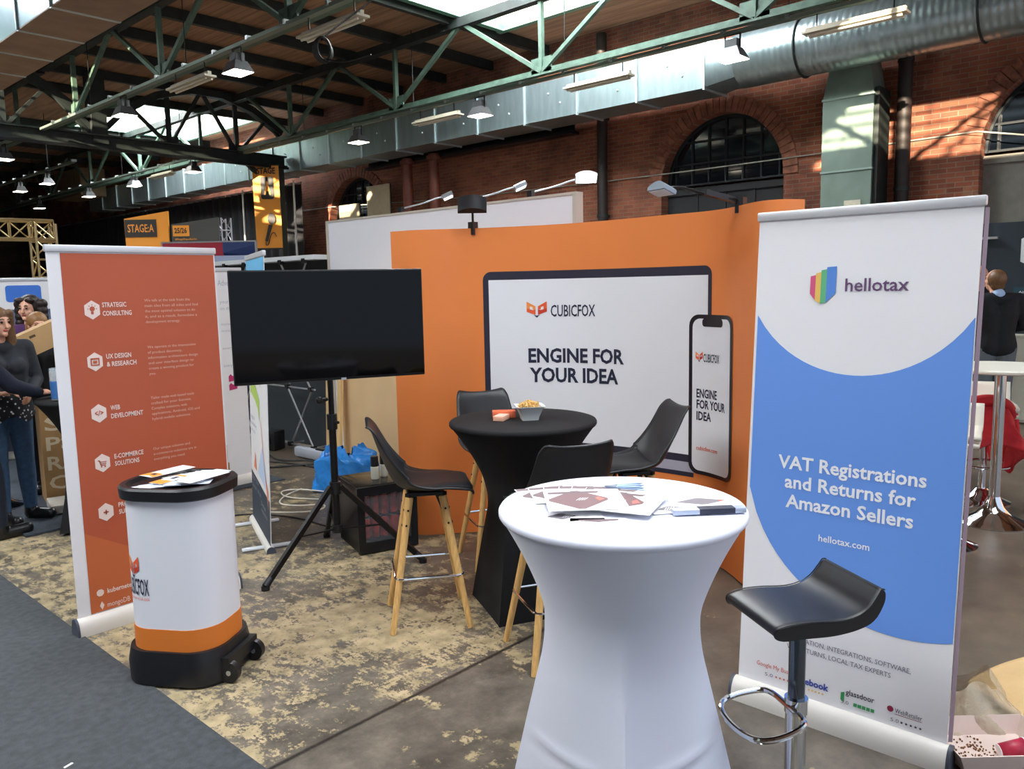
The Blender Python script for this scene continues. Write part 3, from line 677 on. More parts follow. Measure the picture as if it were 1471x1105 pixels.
mb = MB(); mb.bar((-.02, .03, .02), (-.24, .10, .055), .035, .03); mb.build('arm_sleeve', BLACKP, bl_, smooth=0)

# --- white fabric wall behind with three spotlights
ww = thing('white_backdrop', 'plain white fabric backdrop wall standing behind the orange wall', 'backdrop', (5.1, 3.98, 0))
mb = MB(); mb.grid(lambda u, v: (.012 * sin(u * 22) * sin(v * 3) * (1 - abs(2 * v - 1)) - .035 * 0, u * 3.30, .01 + v * 2.50), 60, 20); mb.grid(lambda u, v: (.07, u * 3.30, .01 + v * 2.50), 2, 2)
mb.build('fabric', mat('white_fabric', '#ececf4', .7), ww, smooth=60)
mb = MB(); mb.box((.035, -.02, 1.26), (.085, .04, 2.5)); mb.box((.035, 3.32, 1.26), (.085, .04, 2.5)); mb.box((.035, 1.65, 2.52), (.085, 3.38, .02)); mb.box((.035, 1.65, .015), (.07, 3.3, .03)); mb.build('frame', mat('beige_frame', '#cfc6ba', .5, .2), ww, smooth=0)
for y, lit, lab in ((6.12, 0, 'leftmost of three silver spotlights on the white backdrop'), (5.18, 0, 'middle of three silver spotlights on the white backdrop'), (4.45, 1, 'glaring right one of three silver spotlights on the white backdrop')):
    clip_lamp(lab, (5.14, y, 2.55), [(5.3, y - .15, 2.62), (5.36, y - .25, 2.66)], (5.42, y - .36, 2.68), (.3 if not lit else -.35, -.3, -1), (.11, .18), (ALU, ALU, mat('spot_lens', '#ffffff', .3, emit='#ffffff', estr=14) if lit else mat('spot_lens_dim', '#ffffff', .3, emit='#ffffff', estr=2)))

# --- roll-up banners
def rollup(label, p0, p1, h, lean=(0, 0), base_h=1.0, base_depth=.09):
    """from base corner p0 (left seen from the front) to p1 (right); returns root and mapping (u metres from left, v height, off)"""
    a, b = Vector((p0[0], p0[1], 0)), Vector((p1[0], p1[1], 0)); d = (b - a); w = d.length; d.normalize()
    n = Vector((d.y, -d.x, 0)); c = (a + b) / 2; rz = atan2(d.y, d.x)
    t = thing('rollup_banner', label, 'banner', c, rz)
    def fn(off): return lambda u, v: Vector((u - w / 2 + lean[0] * v / h, -off + lean[1] * v / h, v))
    mb = MB(); R = base_depth / 2
    prof = [(R * cos(x) * 1.0, .01 + .085 * max(0, sin(x)) ** .8) for x in [pi * i / 12 for i in range(13)]]
    prof = [(y, z * base_h) for y, z in prof] + [(-R, 0), (R, 0)]
    mb.prism([(y, z) for y, z in prof], -w / 2 - .01, w / 2 + .01, M=Matrix(((0, 0, 1, 0), (1, 0, 0, 0), (0, 1, 0, 0), (0, 0, 0, 1))))
    mb.build('base_cassette', mat('cassette_white', '#e6e1d8', .45, .0), t)
    for s in (-1, 1): mb = MB(); mb.prism([(y * 1.06, z * 1.04) for y, z in prof], s * (w / 2 + .016) - .006, s * (w / 2 + .016) + .006, M=Matrix(((0, 0, 1, 0), (1, 0, 0, 0), (0, 1, 0, 0), (0, 0, 0, 1)))); mb.build('end_cap', mat('cap_grey', '#474c58', .45), t)
    mb = MB(); mb.add([fn(0)(0, .09 * base_h), fn(0)(w, .09 * base_h), fn(0)(w, h), fn(0)(0, h), fn(-.004)(0, .09 * base_h), fn(-.004)(w, .09 * base_h), fn(-.004)(w, h), fn(-.004)(0, h)], [(0, 1, 2, 3), (7, 6, 5, 4), (0, 4, 5, 1), (1, 5, 6, 2), (2, 6, 7, 3), (3, 7, 4, 0)])
    sheet = mb.build('banner_sheet', BANNERW, t, smooth=0)
    mb = MB(); q = fn(0)(0, h); q2 = fn(0)(w, h)
    mb.rbox((q + q2) / 2 + Vector((0, .002, .004)), (w + .016, .026, .036), .006); mb.build('top_rail', mat('rail_silver', '#d9d9dc', .4, .3), t)
    mb = MB(); mb.cone((lean[0] * 0, .05, .02), (lean[0], lean[1] + .03, h), .009, n=8); mb.build('support_pole', ALU, t)
    return t, fn, w
# orange services banner (left)
lb, LF, lw = rollup('rust-orange roll-up banner listing five services, standing at the left', (1.43, 4.465), (2.325, 4.465), 2.035)
X0 = 1.43
def L_(off): 
    g = LF(off); return lambda x, z: g(x - X0, z)
mb = MB(); shape(mb, [(1.495, .10), (2.318, .10), (2.318, 2.015), (1.495, 2.015)], L_(.002)); mb.build('orange_field', RUST, lb, smooth=0)
mb = MB(); shape(mb, [(1.495, .10), (2.318, .10), (2.318, .22), (1.88, .33), (1.495, .545)], L_(.003)); mb.build('amber_corner', AMBER, lb, smooth=0)
CREAM = mat('cream_ink', '#f0d9cf', .5)
SERV = [((1.627, 1.722), ['STRATEGIC', 'CONSULTING'], (1.735, 1.69), [.125, .15]), ((1.62, 1.45), ['UX DESIGN', '& RESEARCH'], (1.462, 1.42), [.13, .155]), ((1.618, 1.175), ['WEB', 'DEVELOPMENT'], (1.185, 1.14), [.05, .17]),
        ((1.615, .907), ['E-COMMERCE', 'SOLUTIONS'], (.92, .88), [.155, .13]), ((1.612, .638), ['PROJECT', 'SUPPORT'], (.652, .612), [.11, .115])]
for (cx, cz), lines, zs, ws in SERV:
    mb = MB(); shape(mb, [(cx + .044 * sin(k * pi / 3), cz + .05 * cos(k * pi / 3)) for k in range(6)], L_(.004)); mb.build('hexagon_badge', CREAM, lb, smooth=0)
    text_part('service_title', [(l, 1.678, 1.678 + w_, z, .024) for l, z, w_ in zip(lines, zs, ws)], L_(.004), CREAM, lb, .02)
def icon(kind, cx, cz):
    mb = MB(); f = L_(.006); R_ = lambda x0, x1, z0, z1: shape(mb, [(cx + x0, cz + z0), (cx + x1, cz + z0), (cx + x1, cz + z1), (cx + x0, cz + z1)], f)
    if kind == 0:
        shape(mb, [(cx + .013 * cos(k * pi / 6), cz + .006 + .013 * sin(k * pi / 6)) for k in range(12)], f); R_(-.006, .006, -.022, -.008)
        for k in range(5):
            a = k * pi / 4; shape(mb, [(cx + .018 * cos(a - .1), cz + .006 + .018 * sin(a - .1)), (cx + .024 * cos(a - .08), cz + .006 + .024 * sin(a - .08)), (cx + .024 * cos(a + .08), cz + .006 + .024 * sin(a + .08)), (cx + .018 * cos(a + .1), cz + .006 + .018 * sin(a + .1))], f)
    elif kind == 1:
        R_(-.022, .022, .012, .02); R_(-.022, -.016, -.02, .012); R_(.016, .022, -.02, .012); R_(-.016, .016, -.02, -.014); R_(-.01, .01, -.008, .006)
    elif kind == 2: write(mb, '</>', f, cx - .022, cx + .022, cz - .011, .026, .02)
    elif kind == 3:
        R_(-.024, -.014, .012, .017); shape(mb, [(cx - .017, cz + .014), (cx - .013, cz + .014), (cx - .007, cz - .012), (cx - .011, cz - .012)], f); R_(-.012, .018, -.006, -.002); R_(-.014, .02, .004, .008); R_(-.010, .015, -.014, -.010)
        for x in (-.007, .011): shape(mb, [(cx + x + .004 * cos(k * pi / 4), cz - .02 + .004 * sin(k * pi / 4)) for k in range(8)], f)
    else: R_(-.013, .013, -.0035, .0035); R_(-.0035, .0035, -.013, .013)
    mb.build('service_icon', RUST, lb, smooth=0)
for k, sv in enumerate(SERV): icon(k, *sv[0])
PARAS = [(1.9, 1.772, ['We talk at the task from the', 'main idea from all sides and find', 'the most optimal solution to do', 'it, and as a result, formulate a', 'development strategy.']),
         (1.898, 1.515, ['We operate at the intersection', 'of product discovery,', 'information architecture design', 'and user interface design to', 'create a winning product for', 'you.']),
         (1.896, 1.232, ['Tailor made web based tools', 'crafted for your Success.', 'Complex solutions, web', 'applications, Android, iOS and', 'hybrid mobile solutions.']),
         (1.888, .946, ['Our unique solution and', 'e-commerce solutions are in', 'everything you need']), (1.886, .68, ['We support your project', 'from start to finish'])]
FAINT = mat('faint_cream_ink', '#e0b3a0', .5)
for x, z, ls in PARAS:
    text_part('service_paragraph', [(l, x, x + .0092 * len(l), z - .014 - .0295 * k, .0145) for k, l in enumerate(ls)], L_(.004), FAINT, lb, 0)
text_part('partner_name', [('kubernetes', 1.585, 1.725, .192, .026)], L_(.004), CREAM, lb, .02)
text_part('partner_name', [('mongoDB', 1.58, 1.70, .115, .028)], L_(.004), CREAM, lb, .0)
mb = MB(); shape(mb, [(1.548 + .02 * cos(k * pi / 4 + .39), .204 + .02 * sin(k * pi / 4 + .39)) for k in range(8)], L_(.004)); shape(mb, [(1.552, .155), (1.564, .132), (1.552, .108), (1.54, .132)], L_(.004)); mb.build('partner_mark', CREAM, lb, smooth=0)

# white and blue tax banner (right)
rb, RF, rw = rollup('tall white and blue roll-up banner about VAT, behind the black low stool', (3.09, 1.53), (3.09, .705), 2.06, lean=(.01, .12))
def R_(off):
    g = RF(off); return lambda y, z: g(1.53 - y, z)
BLUE = mat('blue_print', '#6a9ae8', .5)
def arc(cx, cz, R, a0, a1, n=24): return [(cx + R * cos(a0 + (a1 - a0) * i / n), cz + R * sin(a0 + (a1 - a0) * i / n)) for i in range(n + 1)]
# blue area: below the white disc at the top, above a big arc sweeping down to the right
top = []
for i in range(25):
    y = 1.518 - (1.518 - .708) * i / 24; top.append((y, 1.901 - sqrt(max(0, .472 ** 2 - (y - 1.113) ** 2))))
def circ3(a, b, c):
    ax, ay, bx, by, cx, cy = *a, *b, *c; d = 2 * (ax * (by - cy) + bx * (cy - ay) + cx * (ay - by))
    ux = ((ax * ax + ay * ay) * (by - cy) + (bx * bx + by * by) * (cy - ay) + (cx * cx + cy * cy) * (ay - by)) / d
    uy = ((ax * ax + ay * ay) * (cx - bx) + (bx * bx + by * by) * (ax - cx) + (cx * cx + cy * cy) * (bx - ax)) / d
    return ux, uy, math.hypot(ax - ux, ay - uy)
ux, uy, ur = circ3((1.515, .92), (1.288, .575), (.80, .452))
bot = []
for i in range(25):
    y = 1.518 - (1.518 - .708) * i / 24; bot.append((y, uy - sqrt(max(0, ur * ur - (y - ux) ** 2))))
mb = MB(); f = R_(.002)
vs = [f(*p) for p in top] + [f(*p) for p in bot]; mb.add(vs, [(i, i + 1, 25 + i + 1, 25 + i) for i in range(24)]); mb.build('blue_field', BLUE, rb, smooth=0)
sh = MB(); f = R_(.003)
def strip(y0, y1, zt0, zt1, mi, zb):
    shape(sh, [(y0, zt0), (y1, zt1), (y1, zb(y1)), (y0, zb(y0))], f, mi)
zb = lambda y: 1.702 + 1.0 * abs(y - 1.252) * (.62 if abs(y - 1.252) < .04 else .9)
strip(1.302, 1.281, 1.815, 1.82, 0, zb); strip(1.281, 1.260, 1.826, 1.832, 1, zb); strip(1.260, 1.238, 1.838, 1.842, 2, zb); strip(1.238, 1.2, 1.85, 1.852, 3, zb)
sh.build('shield_logo', [mat('logo_pink', '#dd5a86', .5), mat('logo_yellow', '#f0c463', .5), mat('logo_green', '#67b984', .5), mat('logo_blue', '#5a8ddd', .5)], rb, smooth=0)
PURPLE = mat('plum_ink', '#6a4a72', .5); WINK = mat('white_ink', '#f5f5f8', .5); GREYINK = mat('grey_ink', '#6f6f7c', .5)
text_part('company_name', [('hellotax', 1.165, .932, 1.755, .048)], R_(.003), PURPLE, rb, .012)
text_part('heading_text', [('VAT Registrations', 1.397, .829, 1.032, .052), ('and Returns for', 1.365, .861, .953, .052), ('Amazon Sellers', 1.357, .866, .872, .052)], R_(.004), WINK, rb, .022)
text_part('web_address', [('hellotax.com', 1.214, 1.016, .756, .026)], R_(.004), WINK, rb, .015)
text_part('strapline_text', [('VAT REGISTRATION, INTEGRATIONS, SOFTWARE,', 1.39, .841, .319, .019), ('VAT RETURNS, LOCAL TAX EXPERTS', 1.321, .911, .281, .019)], R_(.003), GREYINK, rb, 0)
text_part('review_name', [('Google My Business', 1.448, 1.265, .170, .018)], R_(.003), mat('red_ink', '#d5604f', .5), rb, 0)
text_part('review_name', [('facebook', 1.28, 1.141, .150, .026)], R_(.003), mat('blue_ink', '#3a4fa8', .5), rb, .03)
text_part('review_name', [('glassdoor', 1.073, .964, .162, .022)], R_(.003), DARKINK, rb, .01)
text_part('review_name', [('WebRetailer', .888, .792, .152, .018)], R_(.003), DARKINK, rb, .0)
def stars(y0, dy, z, r, mt, n=5, sq=False):
    mb = MB()
    for k in range(n):
        cy = y0 - dy * k
        if sq: shape(mb, [(cy + r, z - r), (cy - r, z - r), (cy - r, z + r), (cy + r, z + r)], R_(.003))
        else: shape(mb, [(cy + (r if j % 2 == 0 else r * .42) * sin(j * pi / 5), z + (r if j % 2 == 0 else r * .42) * cos(j * pi / 5)) for j in range(10)], R_(.003))
    mb.build('rating_stars', mt, rb, smooth=0)
stars(1.36, .017, .140, .0065, mat('red_ink', '', 0)); stars(1.22, .014, .132, .006, mat('logo_yellow', '', 0)); stars(1.035, .0165, .13, .0068, mat('green_ink', '#3f9f5f', .5), sq=True); stars(.862, .0165, .121, .0065, NAVYINK)
for y0, y1, z in ((1.41, 1.375, .133), (1.09, 1.06, .122), (.902, .872, .115)): text_part('rating_number', [('5.0', y0, y1, z, .014)], R_(.003), GREYINK, rb, 0)
mb = MB(); shape(mb, [(1.092, .135 + .03), (1.078, .17), (1.078, .128), (1.092, .135)], R_(.003)); mb.build('review_mark', mat('green_ink', '', 0), rb, smooth=0)
mb = MB(); shape(mb, [(.905 + .012 * cos(k * pi / 5), .162 + .012 * sin(k * pi / 5)) for k in range(10)], R_(.003)); shape(mb, [(.888, .148), (.792, .148), (.792, .146), (.888, .146)], R_(.003)); mb.build('review_mark', mat('wine_ink', '#96284a', .5), rb, smooth=0)
mb = MB(); f = R_(.003); A_ = arc(1.10, .478, .046, pi * 1.12, pi * 1.9, 12); B_ = arc(1.10, .484, .038, pi * 1.9, pi * 1.12, 12); mb.add([f(2.2 - p[0], p[1]) for p in A_ + B_], [tuple(range(26))]); shape(mb, [(1.062, .472), (1.05, .455), (1.045, .475)], f); mb.build('smile_arrow', FOXA, rb, smooth=0)
mb = MB(); mb.grid(lambda u, v: RF(-.004)(rw - .012 * sin(u * pi * .9) * .5 + .004, .1 + v * 1.94) + Vector((.006 * (1 - cos(u * pi)), .014 * u, 0)), 6, 1); mb.build('curled_edge', mat('mauve_edge', '#a8919d', .6), rb)

# green and pale banner seen almost edge-on behind the television stand
gb, GF, gw = rollup('narrow-looking white banner with green leaf and sky-blue top behind the television', (3.155, 5.705), (2.815, 4.875), 2.05, lean=(.02, .06), base_depth=.06, base_h=.45)
mb = MB(); shape(mb, [(0.005, 1.62), (gw - .005, 1.62), (gw - .005, 2.03), (.005, 2.03)], GF(.002)); mb.build('sky_blue_top', mat('sky_print', '#6ec2f2', .5), gb, smooth=0)
mb = MB(); shape(mb, [(.005, .045), (gw - .005, .045), (gw - .005, .36), (.005, .42)], GF(.002)); mb.build('dark_foot_panel', mat('slate_print', '#2f3f52', .5), gb, smooth=0)
mb = MB(); shape(mb, [(.06, 1.16), (.30, 1.13), (.52, 1.02), (.50, .86), (.44, .95), (.30, 1.0), (.06, 1.04)], GF(.002)); shape(mb, [(.2, 1.22), (.5, 1.2), (.62, 1.12), (.5, 1.16)], GF(.002)); mb.build('green_leaf_print', mat('leaf_print', '#b5d65a', .5), gb, smooth=0)
mb = MB(); shape(mb, [(.84, .42), (.72, .52), (.55, .95), (.60, .78), (.70, .55), (.84, .28)], GF(.003)); shape(mb, [(.16, .47), (.3, .46), (.24, .6)], GF(.003)); mb.build('orange_ribbon_print', mat('ribbon_print', '#ee8f6d', .5), gb, smooth=0)
mb = MB(); shape(mb, [(.36, .46), (.83, .40), (.70, .58), (.6, .7)], GF(.0025)); mb.build('pale_blue_print', mat('pale_blue_print', '#c3d4f0', .5), gb, smooth=0)
text_part('small_text', [('digital', .06, .26, .84, .03), ('marketing', .06, .36, .79, .03), ('for you', .06, .28, .74, .03), ('SEO  SEA', .06, .40, .36, .03), ('Social  Web', .06, .5, .3, .03), ('Design', .5, .72, .25, .03), ('Analytics', .5, .78, .2, .03)], GF(.004), mat('pale_text', '#9aa2b0', .5), gb, 0)
for u in (.12, gw - .12): mb = MB(); mb.rbox((u - gw / 2, -.0, .012), (.045, .36, .02), .008); mb.build('cross_foot', mat('foot_white', '#d9dde2', .4), gb)

# white text banner left of the television
wb, WF, wbw = rollup('white text banner partly hidden between the orange banner and the television', (3.04, 6.87), (3.82, 6.87), 2.0)
text_part('small_text', [('Advertise', .55, .75, 1.86, .05), ('your brand', .56, .76, 1.70, .03), ('on the web', .56, .76, 1.64, .03), ('more sales', .56, .74, 1.50, .025), ('more reach', .56, .74, 1.44, .025), ('every day', .56, .74, 1.28, .025), ('every week', .56, .74, 1.12, .025)], WF(.003), mat('pale_grey_text', '#b9bcc4', .5), wb, 0)
mb = MB(); 
for z in (.90, .98): shape(mb, [(.60, z), (.68, z + .01), (.68, z + .06), (.64, z + .05), (.62, z + .07), (.60, z + .05)], WF(.003))
mb.build('magenta_mark', mat('magenta_print', '#c2306f', .5), wb, smooth=0)

# --- television on its tripod
t = thing('television', 'large black flat television facing left, on a tripod stand', 'television', (2.935, 4.205, 0), atan2(-.49, 1.07))
TZ = 1.582; tw, th = 1.19, .69
mb = MB(); mb.rbox((0, .02, TZ), (tw, .035, th), .006); mb.rbox((0, .05, TZ - .05), (tw * .7, .05, th * .6), .02); mb.build('casing', BLACKP, t)
mb = MB(); mb.box((0, -.001, TZ + .004), (tw - .016, .006, th - .028)); mb.build('screen', mat('tv_screen', '#020203', .06, spec=.18), t, smooth=0)
mb = MB(); mb.box((.06, -.002, TZ - th / 2 + .006), (.03, .012, .014)); mb.build('logo_badge', ALU, t, smooth=0)
TRIP = (3.0, 4.345)
t = thing('tripod_stand', 'black tripod stand with a pole carrying the television', 'stand', (*TRIP, 0))
mb = MB(); mb.cone((0, 0, .22), (0, 0, .95), .024, n=16); mb.cone((0, 0, .9), (0, 0, 1.7), .018, n=16); mb.build('pole', BLACKM, t)
for z0, z1, rr_ in ((.9, 1.0, .034), (.47, .55, .036), (.21, .26, .034)): mb = MB(); mb.cone((0, 0, z0), (0, 0, z1), rr_, n=16); mb.build('collar', BLACKP, t)
mb = MB(); mb.cone((-.03, 0, 1.1), (-.085, 0, 1.1), .012, n=10); mb.ball((-.09, 0, 1.1), .024); mb.cone((0, -.03, .95), (0, -.07, .95), .01, n=8); mb.build('locking_knob', BLACKP, t)
d_ = Vector((.07, -.13, 0)).normalized()
mb = MB(); mb.box((-.04, -.055, 1.58), (.30, .02, .3), atan2(-.49, 1.07)); mb.box((-.015, -.025, 1.6), (.08, .06, .1), atan2(-.49, 1.07)); mb.build('mounting_plate', BLACKM, t, smooth=0)
for fx, fy in ((2.42, 4.28), (3.355, 3.905), (3.27, 4.87)):
    e = Vector((fx - TRIP[0], fy - TRIP[1], .022)); top_ = Vector((e.x, e.y, 0)).normalized() * .04 + Vector((0, 0, .52))
    mb = MB(); mb.bar(top_, e, .026, .034); l = mb.build('leg', BLACKM, t, smooth=0)
    mb = MB(); mb.cone(e + (top_ - e).normalized() * .06, e, .022, .024, n=12); mb.cone(Vector((e.x, e.y, .0)), Vector((e.x, e.y, .025)), .026, n=12); mb.build('rubber_foot', BLACKP, l)
    mid = top_.lerp(e, .52); mb = MB(); mb.bar(Vector((0, 0, .235)) + Vector((e.x, e.y, 0)).normalized() * .03, mid, .018, .008); mb.build('brace', BLACKM, t, smooth=0)
# --- stretch-covered bar tables
def bar_table(label, c, R, h, waist, foot_r, rot, material, seam=False, cat='table'):
    t = thing('bar_table', label, cat, (c[0], c[1], 0), rot)
    def rr(a, z):
        k = z / h
        # waist curve
        if k > .55: q = waist + (R - waist) * ((k - .55) / .45) ** 1.75
        else: q = waist + .015 * ((.55 - k) / .55)
        w = max(0, 1 - k / .74) ** 1.05
        dia = foot_r / (abs(cos(a)) ** .95 + abs(sin(a)) ** .95)
        ed = abs(sin(2 * a)); dia = max(dia, foot_r * .50)
        r = q * (1 - w) + dia * w
        if seam:
            r += .010 * math.exp(-((z - .335) / .016) ** 2) * ed - .006 * math.exp(-((z - .30) / .02) ** 2) * ed
        return r
    mb = MB(); n = 128; prof = [(0, h * j / 70) for j in range(71)]
    mb.lathe([(1, z) for _, z in prof], n, cap=False, rf=lambda a, r, z: rr(a, max(z, .0)))
    rim = [(R + .004, h + .0), (R + .009, h + .008), (R + .009, h + .018), (R + .004, h + .026), (R - .008, h + .030), (R * .7, h + .031), (R * .35, h + .031), (.001, h + .031)]
    mb.lathe([(R, h - .001)] + rim, n, cap=True)
    o = mb.build('stretch_cover', material, t, smooth=50)
    mb = MB(); mb.lathe([(.02, .03), (.03, .05), (.03, h - .05), (.02, h - .04)], 16)
    for k in range(4): mb.rbox((.5 * foot_r * .9 * cos(k * pi / 2), .5 * foot_r * .9 * sin(k * pi / 2), .02), (foot_r * .9 if k % 2 == 0 else .05, .05 if k % 2 == 0 else foot_r * .9, .036), .008)
    mb.build('table_frame', ALU, t)
    return t
WCOV = mat('white_stretch_cloth', '#dfe1ee', .75, sheen=.2)
BCOV = mat('black_stretch_cloth', '#08080a', .85)
WT = (2.075, 1.437); WTH = 1.10
bar_table('white stretch-covered round bar table in the foreground with leaflets on top', WT, .385, WTH - .031, .222, .40, atan2(-WT[1], -WT[0]) + .03, WCOV, seam=True)
BT = (3.27, 2.92)
bar_table('black stretch-covered round bar table with snacks, among the black chairs', BT, .40, 1.07 - .031, .19, .35, radians(197), BCOV)

# --- black shell chairs on wooden legs
SHELL = mat('black_shell', '#17191c', .42, bump=.02, bscale=400); CUSH = mat('black_leatherette', '#1b1c1f', .5, bump=.12, bscale=500)
PROF = [(.245, .715, .165, 0), (.225, .742, .195, .004), (.12, .748, .212, .018), (.02, .738, .22, .035), (-.08, .740, .222, .06), (-.145, .765, .218, .085), (-.185, .825, .208, .075), (-.222, .92, .198, .045), (-.248, .995, .190, .03), (-.268, 1.055, .182, .018), (-.284, 1.082, .168, .006), (-.300, 1.084, .150, 0)]
def prof_at(u):
    x = u * (len(PROF) - 1); i = min(int(x), len(PROF) - 2); t = x - i
    def q(k): return Vector(PROF[max(0, min(len(PROF) - 1, k))])
    a, b, c, d = q(i - 1), q(i), q(i + 1), q(i + 2)
    return .5 * ((2 * b) + (c - a) * t + (2 * a - 5 * b + 4 * c - d) * t * t + (3 * b - a - 3 * c + d) * t ** 3)
def shell_pt(u, v, off=0):
    p = prof_at(u); e = .01; a, b = prof_at(max(0, u - e)), prof_at(min(1, u + e))
    ty, tz = b[0] - a[0], b[1] - a[1]; l = math.hypot(ty, tz); ny, nz = -tz / l, ty / l
    if nz < 0 and abs(nz) > abs(ny): ny, nz = -ny, -nz
    if u > .5 and ny < 0: ny, nz = -ny, -nz
    ny, nz = (tz / l, -ty / l)            # towards the sitter
    w = 2 * v - 1; k = p[3] * abs(w) ** 2.4 + off
    z = p[1] + nz * k
    if u > .85: z += .018 * abs(w) ** 2 * (u - .85) / .15
    return Vector((p[2] * w, p[0] + ny * k, z))
def make_chair():
    t = thing('bar_chair', '', 'chair', group='black shell bar chairs round the black table')
    mb = MB(); mb.grid(lambda u, v: shell_pt(u, v), 44, 20); o = mb.build('seat_shell', SHELL, t, smooth=70, fixn=False)
    m = o.modifiers.new('thickness', 'SOLIDIFY'); m.thickness = .012; m.offset = 0
    mb = MB()
    def cf(u, v):
        uu = .06 + .36 * u; vv = .5 + (v - .5) * .86; d = min(u, 1 - u, v, 1 - v) * 6
        return shell_pt(uu, vv, .008 + .022 * min(1, d) ** .5)
    mb.grid(cf, 22, 18); mb.grid(lambda u, v: shell_pt(.06 + .36 * u, .5 + (v - .5) * .86, .004), 22, 18); bmesh.ops.remove_doubles(mb.bm, verts=mb.bm.verts[:], dist=1e-4)
    mb.build('seat_cushion', CUSH, t, smooth=60)
    mb = MB(); mb.rbox((0, 0, .715), (.20, .20, .022), .006)
    for sx in (-1, 1):
        for sy in (-1, 1):
            mb.bar((sx * .06, sy * .06, .715), (sx * .105, sy * .105, .60), .030, .012); mb.bar((sx * .02, sy * .02, .712), (sx * .1, sy * .1, .712), .03, .02)
    mb.build('leg_bracket', BLACKM, t, smooth=0)
    for sx in (-1, 1):
        for sy in (-1, 1):
            a, b = Vector((sx * .088, sy * .088, .70)), Vector((sx * .205, sy * .205, 0))
            mb = MB(); mb.cone(b, a, .0155, .0215, n=16); l = mb.build('leg', WOODL, t)
            mb = MB()
            for k in (.09, .2):
                p = a.lerp(b, k); d = Vector((-sx, sy, 0)).normalized() if sx * sy > 0 else Vector((sx, -sy, 0)).normalized()
                d = Vector((sx, 0, 0)); mb.cone(p + d * .0205, p + d * .0245, .006, n=10); d = Vector((0, sy, 0)); mb.cone(p + d * .0205, p + d * .0245, .006, n=10)
            mb.build('bolt', BLACKM, l)
    k = .205 - .117 * (.285 / .70) + .022
    mb = MB(); mb.tube([(x, y, .285) for x, y in rrect(2 * k, 2 * k, .045, 6)], .0075, 8, closed=True); mb.build('foot_ring', CHROME, t)
    return t
ch = make_chair()
def face(dx, dy): return atan2(dy, dx) - pi / 2
CH = [((2.80, 3.225), (.80, -.60), 'black chair on pale wooden legs seen in profile left of the black table'), ((3.73, 3.58), (-.47, -.88), 'black chair between the black table and the orange wall, facing the camera'),
      ((3.86, 2.60), (-.80, .60), 'black chair at the right of the black table, facing left, before the printed screen'), ((2.925, 2.405), (.48, .88), 'black chair seen from behind between the white and the black table')]
for k, (p, d, lab) in enumerate(CH):
    o = ch if k == 0 else copy_tree(ch); relabel(o, lab, (p[0], p[1], 0), face(*d))

# --- low-backed vinyl stool with a chrome post
t = thing('bar_stool', 'black low-back vinyl bar stool with chrome post before the blue banner', 'stool', (2.46, 1.01, 0), face(-.80, .60) + radians(3))
_SP = [(.205, .758, .185), (.200, .780, .19), (.15, .791, .195), (.06, .792, .196), (-.05, .785, .196), (-.12, .793, .196), (-.170, .815, .195), (-.205, .85, .192), (-.222, .868, .19), (-.240, .86, .19), (-.235, .825, .192), (-.195, .775, .194), (-.13, .752, .194), (-.03, .742, .194), (.08, .745, .194), (.17, .745, .19)]
SP = [(a * .86, b - .028, c * .80) for a, b, c in _SP]
def stool_pt(u, v):
    n = len(SP); x = (u % 1) * n; i = int(x); tt = x - i
    a, b, c, d = [Vector(SP[(i + k) % n]) for k in (-1, 0, 1, 2)]
    p = .5 * ((2 * b) + (c - a) * tt + (2 * a - 5 * b + 4 * c - d) * tt * tt + (3 * b - a - 3 * c + d) * tt ** 3)
    w = 2 * v - 1; cen = Vector((-.01, .775)); e = max(0, (abs(w) - .90) / .10); sh_ = 1 - .09 * e * e
    q = Vector((p[0], p[1])); 
    return Vector((p[2] * w * (1 - .02 * e), q.x, q.y + (-.006 * e * e)))
mb = MB(); mb.grid(stool_pt, 64, 30, wrap=True)
for e in (0, 1): mb.add([stool_pt(i / 64, e) for i in range(64)], [tuple(range(64))])
bmesh.ops.remove_doubles(mb.bm, verts=mb.bm.verts[:], dist=1e-4)
mb.build('padded_seat', mat('black_vinyl', '#1c1d20', .36, bump=.06, bscale=350), t, smooth=50)
mb = MB(); mb.tube([stool_pt((i / 50) * .545, .985) + Vector((.004, 0, .002)) for i in range(51)], .0022, 6); mb.tube([stool_pt((i / 50) * .545, .015) + Vector((-.004, 0, .002)) for i in range(51)], .0022, 6); mb.build('seam_piping', BLACKP, t)
mb = MB(); mb.box((0, 0, .695), (.2, .2, .02)); mb.cone((0, 0, .665), (0, 0, .695), .05, n=20); mb.build('swivel_plate', BLACKM, t, smooth=0)
mb = MB(); mb.cone((0, 0, .36), (0, 0, .69), .027, n=24); mb.build('gas_cover', mat('dark_chrome', '#5d6670', .15, .9), t)
mb = MB(); mb.cone((0, 0, .03), (0, 0, .40), .034, n=24); mb.lathe([(.0, 0), (.205, 0), (.207, .008), (.19, .016), (.10, .03), (.05, .05), (.036, .07)], 40); mb.build('post_base', CHROME, t)
mb = MB(); ring = [(-.0, .032, .41), (-.10, .032, .41), (-.13, .06, .405), (-.145, .16, .39), (-.11, .225, .38), (-.0, .24, .375), (.11, .225, .38), (.145, .16, .39), (.13, .06, .405), (.10, .032, .41)]
mb.tube(smoothed(ring, 3, True), .010, 10, closed=True); mb.cone((0, 0, .385), (0, 0, .435), .038, n=20); mb.build('footrest', CHROME, t)
mb = MB(); mb.tube([(0.0, .0, .68), (.08, -.02, .675), (.16, -.04, .665)], .006, 8); mb.build('height_lever', CHROME, t)

